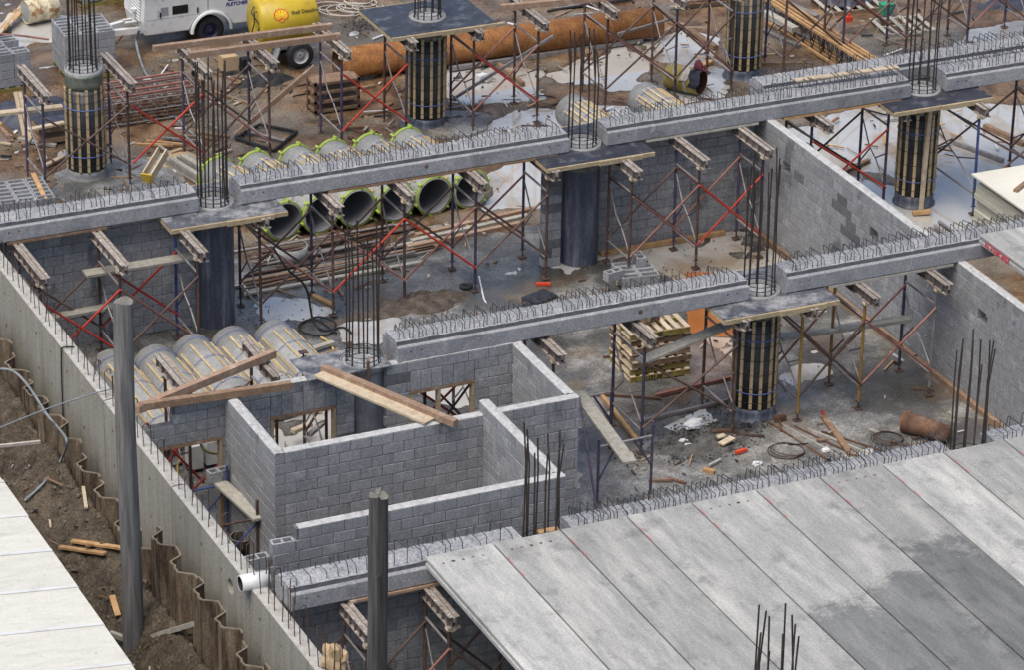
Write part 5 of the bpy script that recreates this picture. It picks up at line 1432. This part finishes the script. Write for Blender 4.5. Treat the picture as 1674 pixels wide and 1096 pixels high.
mb = MB().lathe(V(q.x, q.y, .02), V(q.x, q.y, .5), [(0, .33), (0, .36), (.32, .36), (.32, .33)], 36)
keep = [k for k, f in enumerate(mb.f) if sum(mb.v[i].y for i in f) / len(f) < q.y + .1]
mb.f = [mb.f[k] for k in keep]; mb.s = [mb.s[k] for k in keep]; mb.m = [mb.m[k] for k in keep]
mb.build('shell', M['casing'], t)
# timber stack left of the tubes with a yellow-ended beam
for i in range(7):
    a = g(268 + i * 6, 262 - i * 1.5, .1 + .08 * (i % 3)); 
    board(f'timber in the loose stack behind the far left beam, {ORD[i]} from the left', a, a + V(.35, -1.7, 0), .11, .07, random.choice(['timber_grey', 'timber_pale', 'timber_grey']), 'loose_board', 'board', 'timbers in the stack behind the far left beam')
t = thing('formwork_channel', 'timber trough with a yellow end propped on the stack behind the far left beam', 'formwork', g(250, 285))
a, b = g(243, 293, .45), g(268, 252, .75)
d_, s_, u_, L_ = frame_of(a, b)
MB().bar(a, b, .2, .03).build('floor_board', M['timber_grey'], t)
for s in (-1, 1): MB().bar(a + s_ * s * .1 + u_ * .09, b + s_ * s * .1 + u_ * .09, .03, .2).build('side_board', M['timber_pale'], t)
MB().bar(a - d_ * .02 + u_ * .07, a - d_ * .05 + u_ * .07, .26, .24).build('end_board', M['yellow'], t)
MB().tube(a + V(.02, 0, -.02), V(a.x, a.y, .02), .03, 8).build('prop', M['timber_grey'], t)
# ply offcut
q = g(283, 262); tag(MB().box((q.x, q.y, .06), (.95, .7, .02), rz=.3).build('ply_sheet', M['tan']), 'tan ply sheet lying behind the tall bars at the left', 'sheet')
# mesh stack left of the red braces
q = g(225, 190); t = thing('mesh_stack', 'stack of steel mesh panels between the left columns', 'mesh stack', (q.x, q.y, .02))
for i in range(7):
    mb = MB(); z = .08 + i * .085
    for k in range(9): mb.tube((q.x - 1.3 + .325 * k, q.y - .55, z), (q.x - 1.3 + .325 * k, q.y + .55, z), .012, 5)
    for k in range(6): mb.tube((q.x - 1.35, q.y - .55 + .22 * k, z + .02), (q.x + 1.35, q.y - .55 + .22 * k, z + .02), .014, 5)
    for k in range(5): mb.box((q.x - 1.2 + .6 * k, q.y - .52, z + .045), (.1, .06, .05))
    mb.build('mesh_panel', M['rust_dark' if i % 3 else 'tube_grey'], t)
for k in range(4): MB().bar(V(q.x - 1.35, q.y - .45 + .3 * k, .71), V(q.x + 1.2, q.y - .4 + .3 * k, .71), .06, .04).build('timber_strip', M['brace_faded'], t)
# dark crates left of the wrapped column
q = g(85, 230); t = thing('timber_crate', 'dark timber crate among the scrap left of the wrapped column', 'crate', (q.x, q.y, .02))
for z in (.12, .38): MB().box((q.x, q.y, z), (.75, .55, .1)).build('frame', M['timber_brown'], t)
MB().box((q.x, q.y, .46), (.7, .5, .05)).build('lid', M['blue_tarp'], t)
q = g(40, 190); lump('tarpaulin', 'dark tarpaulin spread over the scrap at the left border', 'tarpaulin', M['blue_tarp'], (q.x, q.y, .02), (1.4, .8, .45), 8)
for i in range(6):
    a = g(20 + 18 * i, 235 + 6 * (i % 3)); r_ = random.random() * 3
    board(f'scrap timber on the ground left of the wrapped column, {ORD[i]} from the left', a + V(0, 0, .05), a + V(.9 * math.cos(r_), .9 * math.sin(r_), .1), .1, .06, random.choice(['timber_brown', 'timber_grey', 'timber_brown']), 'scrap_timber', 'board', 'scrap timber left of the wrapped column')
for i in range(5):
    a = g(215 + 25 * i, 235 - 5 * i, .05); r_ = .2 + random.random() * .8
    board(f'scrap timber on the mud below the red braces, {ORD[i]} from the left', a, a + V(1.0 * math.cos(r_), -.8 * math.sin(r_), .02), .07, .05, random.choice(['timber_brown', 'timber_orange', 'tube_grey']), 'scrap_timber', 'board', 'scrap timber below the red braces')
for i in range(6):
    a = g(0 + 8 * i, 45 - 6 * i, .12); 
    board(f'pale batten in the far left puddle corner, {ORD[i]} from the left', V(a.x - .5, a.y - .8, .1 + .02 * i), V(a.x + .5, a.y + .7, .16), .08, .05, 'timber_orange' if i % 2 else 'timber_pale', 'loose_board', 'board', 'battens in the far left corner')
# dark frame of pipes in the mud behind the tall bars
q = g(440, 222); t = thing('scrap_metal', 'dark steel frame lying in the mud behind the tall bars', 'frame', (q.x, q.y, .02))
cs = [g(385, 225, .1), g(425, 203, .1), g(485, 215, .1), g(448, 246, .1)]
for i in range(4): MB().tube(cs[i], cs[(i + 1) % 4], .038, 8).build('bar', M['rubber'], t)
MB().tube(g(405, 214, .12), g(466, 230, .12), .04, 8).build('bar', M['tube_grey'], t)
q = g(435, 135); lump('cable_heap', 'heap of black cable behind the frames below the yellow tank', 'cable', M['rubber'], (q.x, q.y, .01), (.75, .35, .22), 4, rough=.6)
# rack left of the rusty pipe
q = g(545, 180); t = thing('timber_rack', 'dark timber rack standing left of the column behind the lime-ringed tubes', 'rack', (q.x, q.y, .02))
for i in range(4): MB().box((q.x, q.y, .12 + i * .22), (1.1, .5, .06)).build('shelf', M['timber_brown'], t)
for sx in (-.52, .52):
    for sy in (-.22, .22): MB().box((q.x + sx, q.y + sy, .42), (.06, .06, .82)).build('post', M['rust_dark'], t)
# two white foam pieces
for i, (a, lab) in enumerate((((787, 133), 'white foam block on the mud beyond the long beam'), ((1025, 68), 'white foam block at the foot of the rusty pipe'))):
    q = g(*a); tag(MB().box((q.x, q.y, .1), (.26, .16, .16), rz=.4).box((q.x + .12, q.y - .05, .08), (.16, .16, .12), rz=.4).build('foam_block', M['white']), lab, 'foam block', 'white foam blocks')

# ---------------------------------------------------------------- hoses, cables, wire
def cable(label, pts, r, mat, name='hose', cat='hose', group=None, n=6, sub=6):
    P = [Vector(p) for p in pts]; out = []
    for i in range(len(P) - 1):
        p0 = P[max(i - 1, 0)]; p1 = P[i]; p2 = P[i + 1]; p3 = P[min(i + 2, len(P) - 1)]
        for k in range(sub):
            t_ = k / sub
            out.append(.5 * ((2 * p1) + (p2 - p0) * t_ + (2 * p0 - 5 * p1 + 4 * p2 - p3) * t_ ** 2 + (3 * p1 - p0 - 3 * p2 + p3) * t_ ** 3))
    out.append(P[-1])
    return tag(MB().path(out, r, n).build(name, M[mat]), label, cat, group)
cable('grey air hose trailing from the white compressor over the mud', [g(228, 48, .7), g(223, 70, .3), g(236, 115, .06), g(262, 150, .06), g(290, 195, .06), g(330, 230, .06)], .035, 'hose')
cable('black hose hanging from the beam by the bare left column', [g(447, 405, 1.9), g(470, 440, 1.4), g(500, 470, .8), g(512, 525, .05), g(530, 540, .04), g(560, 535, .04), g(575, 545, .04)], .022, 'rubber')
cable('black hose coil on the floor above the batten-clad casings', [g(490, 530, .03), g(520, 518, .03), g(548, 528, .04), g(535, 548, .04), g(500, 545, .05), g(488, 532, .05), g(515, 522, .06), g(550, 545, .05)], .02, 'rubber')
cable('yellow hose on the floor beside the casings', [g(525, 552, .03), g(540, 562, .03), g(548, 585, .03), g(540, 600, .03)], .025, 'hose_yellow')
cable('thick grey hose draped over the sheet piles', [g(-5, 604, 1.95), g(20, 607, 2.0), g(45, 630, 1.9), g(78, 680, 1.9), g(95, 700, 1.75), gx(109, 722, -5.5), ge(100, 752, .05), ge(72, 790, .03), ge(40, 820, .03)], .026, 'hose')
cable('thin dark cable stretched from the earth to the perimeter wall', [g(-5, 702, 1.8), g(75, 670, 2.3), g(150, 645, 2.62), g(182, 637, 2.75)], .014, 'hose', 'cable', 'cable')
cable('dark cable hanging down the outside of the perimeter wall', [V(-4.6, -5.3, 2.64), V(-4.8, -5.25, 2.64), V(-4.83, -5.24, 2.5), V(-4.83, -5.2, 1.6), V(-4.83, -5.25, .3)], .014, 'rubber', 'cable', 'cable')
cable('yellow hose running through the doorway beside the perimeter wall', [g(324, 715, 1.75), g(335, 738, 1.5), g(360, 742, 1.0), g(375, 730, .9)], .025, 'hose_yellow')
cable('pale hose hanging inside the perimeter wall from the white box', [g(298, 748, 1.0), g(290, 765, .9), g(300, 800, .6), g(310, 830, .3)], .025, 'hose_yellow')
cable('white rope lying on the floor below the middle of the beam', [g(783, 452, .02), g(787, 470, .02), g(791, 488, .02), g(795, 495, .02)], .02, 'bag', 'rope', 'rope')
cable('red air line lying beyond the block stacks at the far left', [g(0, 55, .15), g(35, 58, .15), g(80, 64, .12)], .025, 'brace_faded')
cable('red hose beneath the drawbar of the white compressor', [g(200, 57, .3), g(192, 68, .1), g(180, 74, .05)], .02, 'brace_faded')
for lab, c, r_, mt in (('loop of rusty wire on the floor behind the slab', (1285, 738), .34, 'rebar_rust'), ('loop of wire on the floor by the rusty pipe stub', (1450, 718), .3, 'rebar_rust'), ('wire loop on the mud right of the rusty pipe', (890, 165), .35, 'rebar')):
    q = g(*c, .03); mb = MB()
    for k in range(3): mb.ring((q.x + .02 * k, q.y - .01 * k, .03 + .02 * k), (.05 * k, .03, 1), r_ - .02 * k, .009, 32, 5)
    tag(mb.build('wire_loop', M[mt]), lab, 'wire', 'loops of wire')
q = g(568, 12); mb = MB(); random.seed(4)
for k in range(9): mb.ring((q.x + (random.random() - .5) * .9, q.y + (random.random() - .5) * .7, .05 + .03 * random.random()), (.1 * random.random(), .1 * random.random(), 1), .25 + .35 * random.random(), .018, 26, 5)
tag(mb.build('rope_heap', M['cable_pale']), 'loose coils of pale rope right of the yellow tank', 'rope')
# steel lying on the ground near the top middle
for i in range(8):
    a = g(895 + 6 * i, 18 - 2 * i, .06)
    tag(MB().tube(a, a + V(1.6 + .6 * random.random(), .2 - .5 * random.random(), .03), .03, 7).build('steel_tube', M[random.choice(['leg_rust', 'rubber', 'tube_grey'])]), f'steel tube lying behind the rusty pipe at the top, {ORD[i]} from the left', 'tube', 'loose steel tubes behind the rusty pipe')

# ---------------------------------------------------------------- near bay: rubble and small things
def rocks(name, label, cat, mat, c, rad, n, smin, smax, kind='stuff', hgt=.15, seed=0, clumps=0, onearth=False):
    rnd = random.Random(seed); mb = MB()
    cl = [(c[0] + rad[0] * rnd.gauss(0, .5), c[1] + rad[1] * rnd.gauss(0, .5), .15 + .4 * rnd.random()) for _ in range(clumps)]
    for k in range(n):
        r_ = math.sqrt(rnd.random()); a = rnd.random() * 6.283
        x, y = c[0] + rad[0] * r_ * math.cos(a), c[1] + rad[1] * r_ * math.sin(a)
        s = smin + (smax - smin) * rnd.random() ** 2.5
        if cl and rnd.random() < .85:
            q = rnd.choice(cl); x, y = q[0] + rnd.gauss(0, q[2] * .6), q[1] + rnd.gauss(0, q[2] * .5)
        if onearth: c = (c[0], c[1], float(earth(x, y)) - .02)
        z = c[2] + max(0, hgt * (1 - r_ * 1.2)) * rnd.random() + s * .3
        Q = Matrix.Rotation(rnd.random() * 6, 3, 'Z') @ Matrix.Rotation(rnd.random() * 6, 3, 'X')
        pts = [Q @ V(*(d * s * (.6 + .6 * rnd.random()) for d in v)) + V(x, y, z) for v in ((1, 0, 0), (-1, 0, 0), (0, 1, 0), (0, -1, 0), (0, 0, .8), (0, 0, -.8))]
        mb.add(pts, [(0, 2, 4), (2, 1, 4), (1, 3, 4), (3, 0, 4), (2, 0, 5), (1, 2, 5), (3, 1, 5), (0, 3, 5)])
    return tag(mb.build(name, mat), label, cat, kind=kind)
q = g(1140, 722); rocks('rubble', 'dark heap of rubble on the floor left of the near wrapped column', 'rubble', M['rubble'], (q.x, q.y, 0), (1.3, .8), 2600, .006, .04, hgt=.14, seed=1, clumps=14)
lump('dirt_heap', 'low heap of dark dirt under the rubble left of the near column', 'dirt', M['dirt'], (q.x, q.y - .05, .0), (1.15, .7, .1), 15, 34, 1.4)
# small litter in the mud and on the floors: splinters, offcuts, bits of wire
def litter(name, label, zones, n, seed):
    rnd = random.Random(seed); mb = MB()
    mats_ = [M[k] for k in ('timber_brown', 'timber_grey', 'timber_pale', 'rust_dark', 'bag', 'rubber', 'timber_orange')]
    for k in range(n):
        z_ = rnd.choice(zones); mb.mi = rnd.choice((0, 0, 0, 1, 1, 1, 3, 3, 3, 5, 5, 2, 4, 6))
        x, y = z_[0] + (rnd.random() - .5) * z_[2], z_[1] + (rnd.random() - .5) * z_[3]
        a = rnd.random() * 6.283; L_ = .08 + .6 * rnd.random() ** 2.2; w_ = .015 + .05 * rnd.random() ** 2
        zz = (float(earth(x, y)) if z_[4] > .5 else z_[4]) + .012 + .03 * rnd.random()
        mb.bar(V(x - L_ * math.cos(a) / 2, y - L_ * math.sin(a) / 2, zz), V(x + L_ * math.cos(a) / 2, y + L_ * math.sin(a) / 2, zz + .04 * rnd.random()), w_, .012 + .03 * rnd.random())
    return tag(mb.build(name, mats_), label, 'litter', kind='stuff')
litter('litter', 'litter of splinters and offcuts over the muddy back of the site', [(0, 9.5, 7, 4, .03), (-1, 6, 6, 4, .03), (4, 7, 8, 4, .03), (10, 8, 8, 5, .03), (12, 12, 12, 5, .03), (19, 9, 9, 5, .03), (16, 4, 7, 5, .03), (4, 4, 8, 4, .03), (3, 12, 6, 3, .03)], 900, 11)
litter('litter', 'litter of splinters and offcuts on the concrete floor', [(3, 1.2, 7, 2, .006), (5, -3, 10, 4, .006), (6.5, -9.5, 5, 3, .006), (10, -9, 4, 5, .006), (-1, -4, 6, 5, .006), (-3.5, -11, 1.5, 5, .006), (9.5, -3, 4, 4, .006)], 240, 12)
litter('litter', 'litter of splinters strewn over the dug earth', [(-6.2, -10, 1.2, 8, 1.2), (-6.4, -14, 1.2, 6, .95)], 45, 13)
q = g(1330, 660); rocks('rubble', 'scatter of dark crumbs on the floor behind the near slab', 'rubble', M['rubble'], (q.x, q.y, 0), (3.2, 2.4), 900, .006, .02, hgt=0, seed=2)
q = g(1180, 400); rocks('rubble', 'scatter of crumbs on the floor before the block wall', 'rubble', M['rubble'], (q.x, q.y, 0), (3.0, 1.2), 250, .008, .03, hgt=0, seed=6)
q = g(440, 520); rocks('rubble', 'dark crumbs on the floor round the bare left column', 'rubble', M['rubble'], (q.x - 1, q.y, 0), (3.5, 1.2), 500, .007, .025, hgt=0, seed=7)
rocks('stones', 'stones and clods strewn over the dug earth', 'stones', M['stone'], (-6.3, -12, 1.0), (1.1, 6.5), 900, .015, .085, hgt=.0, seed=3, onearth=True)
rocks('stones', 'stones and lumps strewn over the mud behind the frames', 'stones', M['stone'], (8, 9.5, .0), (11, 5), 700, .015, .06, hgt=.0, seed=5)
def crumple(name, label, cat, mat, c, size, seed, group=None):
    bm = bmesh.new(); bmesh.ops.create_icosphere(bm, subdivisions=3, radius=1.0)
    rnd = random.Random(seed); dirs = [V(rnd.gauss(0, 1), rnd.gauss(0, 1), rnd.gauss(0, 1)).normalized() for _ in range(26)]
    for v in bm.verts:
        n = v.co.normalized(); ds = sorted(n.dot(d) for d in dirs)
        k = .62 + .9 * (ds[-1] - ds[-2]) + .25 * ds[-1] - .25
        v.co = V(n.x * k * size[0], n.y * k * size[1], max(-.3, n.z) * k * size[2])
    me = bpy.data.meshes.new(name); bm.to_mesh(me); bm.free(); me.materials.append(mat)
    o = bpy.data.objects.new(name, me); COL.objects.link(o); o.location = (c[0], c[1], c[2] + .3 * size[2]); ORG[o] = Vector(o.location)
    return tag(o, label, cat, group)
q = g(1133, 705); crumple('plastic_bag', 'crumpled white plastic bag on the rubble heap', 'bag', M['bag'], (q.x, q.y, .06), (.3, .2, .2), 6)
for i, (a, lab) in enumerate((((1117, 725), 'left white rag on the rubble heap'), ((1125, 733), 'right white rag on the rubble heap'), ((1238, 762), 'white rag on the wet floor behind the slab'), ((1350, 740), 'grey-white rag by the brown timber'))):
    q = g(*a); crumple('rag', lab, 'rag', M['bag'], (q.x, q.y, .015), (.14, .1, .08), 10 + i, 'white rags on the floor')
pb('pale offcut on the rubble, left one', (1172, 716), .1, (1185, 712), .12, .12, .03, 'timber_pale', 'offcut')
pb('pale offcut on the rubble, right one', (1178, 727), .1, (1198, 716), .12, .14, .03, 'timber_pale', 'offcut')
pb('bright red offcut of tube by the rubble', (1203, 741), .05, (1220, 736), .05, .07, .06, 'red_paint', 'offcut')
pb('orange offcut on the floor below the rubble', (1150, 768), .05, (1168, 773), .05, .09, .07, 'timber_orange', 'offcut')
pb('small orange tube offcut on the middle floor', (876, 464), .04, (900, 464), .04, .07, .05, 'red_paint', 'offcut')
pb('dark pipe by the rubble heap', (1165, 709), .06, (1205, 706), .06, .1, .1, 'rust_dark', 'offcut')
pb('thin rusty bar on the floor right of the rubble', (1207, 711), .04, (1250, 714), .04, .04, .04, 'leg_rust', 'offcut')
pb('red pipe lying on the floor behind the rubble', (1070, 648), .06, (1195, 618), .06, .07, .07, 'brace_faded', 'offcut')
pb('dark bar lying behind the red pipe', (975, 645), .04, (1080, 652), .04, .04, .04, 'rust_dark', 'offcut')
pb('long grey tube on the floor left of the near column', (1045, 690), .05, (1190, 655), .05, .06, .06, 'tube_grey', 'offcut')
for i in range(5): pb(f'thin grey bar on the floor before the rusty pipe stub, {ORD[i]} from the left', (1255 + 22 * i, 690 + i * 4), .03, (1385 + 22 * i, 772 - i * 6), .03, .035, .03, 'timber_grey' if i % 2 else 'rust_dark', 'offcut')
q = g(1295, 702); t = thing('sledge_hammer', 'rusty hammer lying by the foot of the near wrapped column', 'hammer', (q.x, q.y, .01))
MB().tube(g(1277, 705, .05), g(1274, 685, .05), .025, 8).build('handle', M['rust_dark'], t); MB().bar(g(1266, 686, .08), g(1284, 683, .08), .1, .1).build('head', M['rust_dark'], t)
q = g(692, 492); lump('sacking', 'heap of wet brown sacking on the floor under the tall bars', 'sacking', M['hessian'], (q.x, q.y - .1, .0), (1.0, .55, .22), 1, rough=.8)
q = g(620, 515); lump('sacking', 'flat strip of brown sacking trailing left of the sacking heap', 'sacking', M['hessian'], (q.x, q.y, .0), (1.3, .28, .07), 7, rough=.8)
q = g(640, 205); lump('sacking', 'brown sacking at the foot of the column behind the lime-ringed tubes', 'sacking', M['hessian'], (q.x + 1.6, q.y - .2, .0), (1.0, .35, .1), 9, rough=.8)
q = g(882, 490); tag(MB().box((q.x, q.y, .06), (.62, .42, .05), rz=.35).box((q.x - .1, q.y - .1, .03), (.7, .12, .05), rz=.35).build('dark_board', M['film']), 'dark board on a timber on the middle floor', 'board')
q = g(762, 471); tag(MB().lathe((q.x, q.y, .01), (q.x, q.y, 1), [(0, .06), (0, .13), (.05, .14), (.07, .1), (.06, .06), (0, .06)], 20).build('rubber_ring', M['rubber']), 'small black rubber ring on the middle floor', 'ring')
# orange plywood
a, b = g(1126, 549), g(1206, 553)
t_ = MB(); up_ = V(.05, .35, 1.25)
tag(MB().prism([a + V(0, 0, .01), b + V(0, 0, .01), b + up_, a + up_], (0, .02, 0)).build('ply_sheet', M['orange_ply']), 'bright orange ply sheet leaning behind the pallet stack', 'sheet')
# white box and doorway things
q = g(318, 770); t = thing('equipment_box', 'pair of white boxes on the floor inside the perimeter wall', 'box', (q.x, q.y, .0))
MB().box((q.x, q.y, .32), (.28, .26, .5)).build('case', M['white'], t, bevel=.02); MB().box((q.x + .34, q.y + .1, .3), (.24, .26, .5)).build('case', M['white'], t, bevel=.02)
MB().box((q.x, q.y, .035), (.24, .2, .07)).box((q.x + .34, q.y + .1, .025), (.2, .2, .05)).build('feet', M['rubber'], t)
q = g(395, 905); t = thing('bucket', 'dark mud bucket on the floor between the perimeter wall and the front rooms', 'bucket', (q.x, q.y, .01))
MB().lathe((q.x, q.y, .01), (q.x, q.y, 1), [(0, .02), (0, .16), (.32, .2), (.32, .19), (.05, .15)], 24).build('shell', M['rubber'], t); MB().ring((q.x, q.y, .33), (0, 0, 1), .195, .012, 24, 5).build('rim', M['tube_grey'], t)
# things in the dark below the near left beam
for i in range(5):
    board(f'long grey board in the dark below the near left beam, {ORD[i]} from behind', V(-3.9 + .5 * i, -17.6 - .35 * i, .25 + .03 * i), V(-.4 + .3 * i, -16.2 - .3 * i, .3 + .03 * i), .22, .06, 'timber_grey', 'loose_board', 'board', 'boards in the dark below the near beam')
board('pale beam lying in the dark under the slab edge', V(-3.4, -18.6, .5), V(-.2, -18.1, .5), .16, .14, 'casing', 'loose_board', 'board')
crumple('paper_sack', 'crumpled brown paper sack on the perimeter wall at the bottom border', 'sack', M['tan'], (-4.5, -17.5, 2.62), (.26, .34, .42), 12)

# ---------------------------------------------------------------- more timber and steel lying about
for lab, a, za, b, zb, w, h, m in (
        ('long grey timber among the clutter behind the embedded column', (470, 585), .08, (545, 560), .1, .12, .06, 'timber_grey'),
        ('dark board among the clutter behind the embedded column', (500, 590), .06, (556, 575), .08, .2, .04, 'timber_brown'),
        ('pale batten among the clutter behind the embedded column', (470, 600), .12, (540, 588), .12, .07, .05, 'timber_pale'),
        ('pale timber seen through the left window', (478, 706), .3, (508, 694), .3, .12, .07, 'timber_pale'),
        ('second pale timber seen through the left window', (505, 712), .5, (530, 690), .5, .1, .07, 'timber_grey'),
        ('rusty bar in the mud left of the collared back column', (590, 190), .05, (660, 176), .05, .05, .05, 'rust_dark'),
        ('grey tube in the mud behind the long beam', (700, 182), .06, (790, 170), .06, .07, .07, 'tube_grey'),
        ('brown timber lying on the mud by the bowser wheel', (545, 155), .06, (612, 140), .06, .1, .08, 'timber_brown'),
        ('brown timber lying on the mud below the bowser', (350, 150), .05, (410, 170), .05, .08, .06, 'timber_brown'),
        ('pink timber at the right end of the long rusty pipe', (1078, 55), .06, (1118, 40), .06, .12, .1, 'timber_pink'),
        ('grey scaffold tube leaning on the frames right of the collared column', (735, 165), .06, (905, 58), 1.5, .06, .06, 'tube_grey'),
        ('thin rusty tube leaning on the frames at the upper left', (300, 205), .06, (395, 135), 1.3, .05, .05, 'leg_rust'),
        ('timber on the flooded floor beyond the long wall', (1370, 285), .05, (1420, 262), .05, .1, .08, 'timber_brown'),
        ('grey tube lying in the flood right of the propped column', (1560, 232), .05, (1640, 262), .05, .08, .08, 'tube_grey'),
        ('dark timber lying in the flood at the right border', (1610, 205), .05, (1674, 235), .05, .12, .1, 'timber_brown'),
        ('grey bar lying at the foot of the propped column', (1535, 362), .05, (1575, 392), .05, .06, .06, 'tube_grey'),
        ('second grey bar lying at the foot of the propped column', (1528, 368), .05, (1560, 396), .05, .06, .06, 'tube_grey'),
        ('purple steel stay against the long wall at the right border', (1648, 700), .05, (1676, 610), 1.2, .05, .05, 'leg_purple'),
        ('second purple stay against the long wall at the right border', (1660, 692), .05, (1690, 600), 1.2, .05, .05, 'leg_purple'),
        ('horizontal tube across the frames at the top middle', (1010, 55), .9, (1100, 30), .9, .05, .05, 'tube_grey'),
        ('rusty tube lying at the top border above the truss', (1220, 25), .05, (1240, -5), .05, .08, .08, 'rust_dark')):
    pb(lab, a, za, b, zb, w, h, m)
for i in range(6):
    a = g(1095 + 9 * i, 12 - 3 * i, .08 + .06 * (i % 2))
    tag(MB().bar(a, a + V(1.5, .3 * random.random() - .3, 0), .08, .06).build('loose_board', M[random.choice(['timber_brown', 'rust_dark', 'timber_grey'])]), f'dark timber in the pile left of the top right column, {ORD[i]} from the left', 'board', 'dark timbers at the top border')
q = g(590, 45); rocks('gravel', 'small spill of grey gravel on the mud right of the bowser', 'gravel', M['rubble'], (q.x, q.y, .03), (.5, .4), 400, .008, .04, hgt=.08, seed=21, clumps=4)
q = g(765, 190); rocks('gravel', 'spill of grey gravel by the collared back column', 'gravel', M['rubble'], (q.x, q.y, .0), (.9, .5), 500, .008, .03, hgt=.03, seed=22, clumps=6)
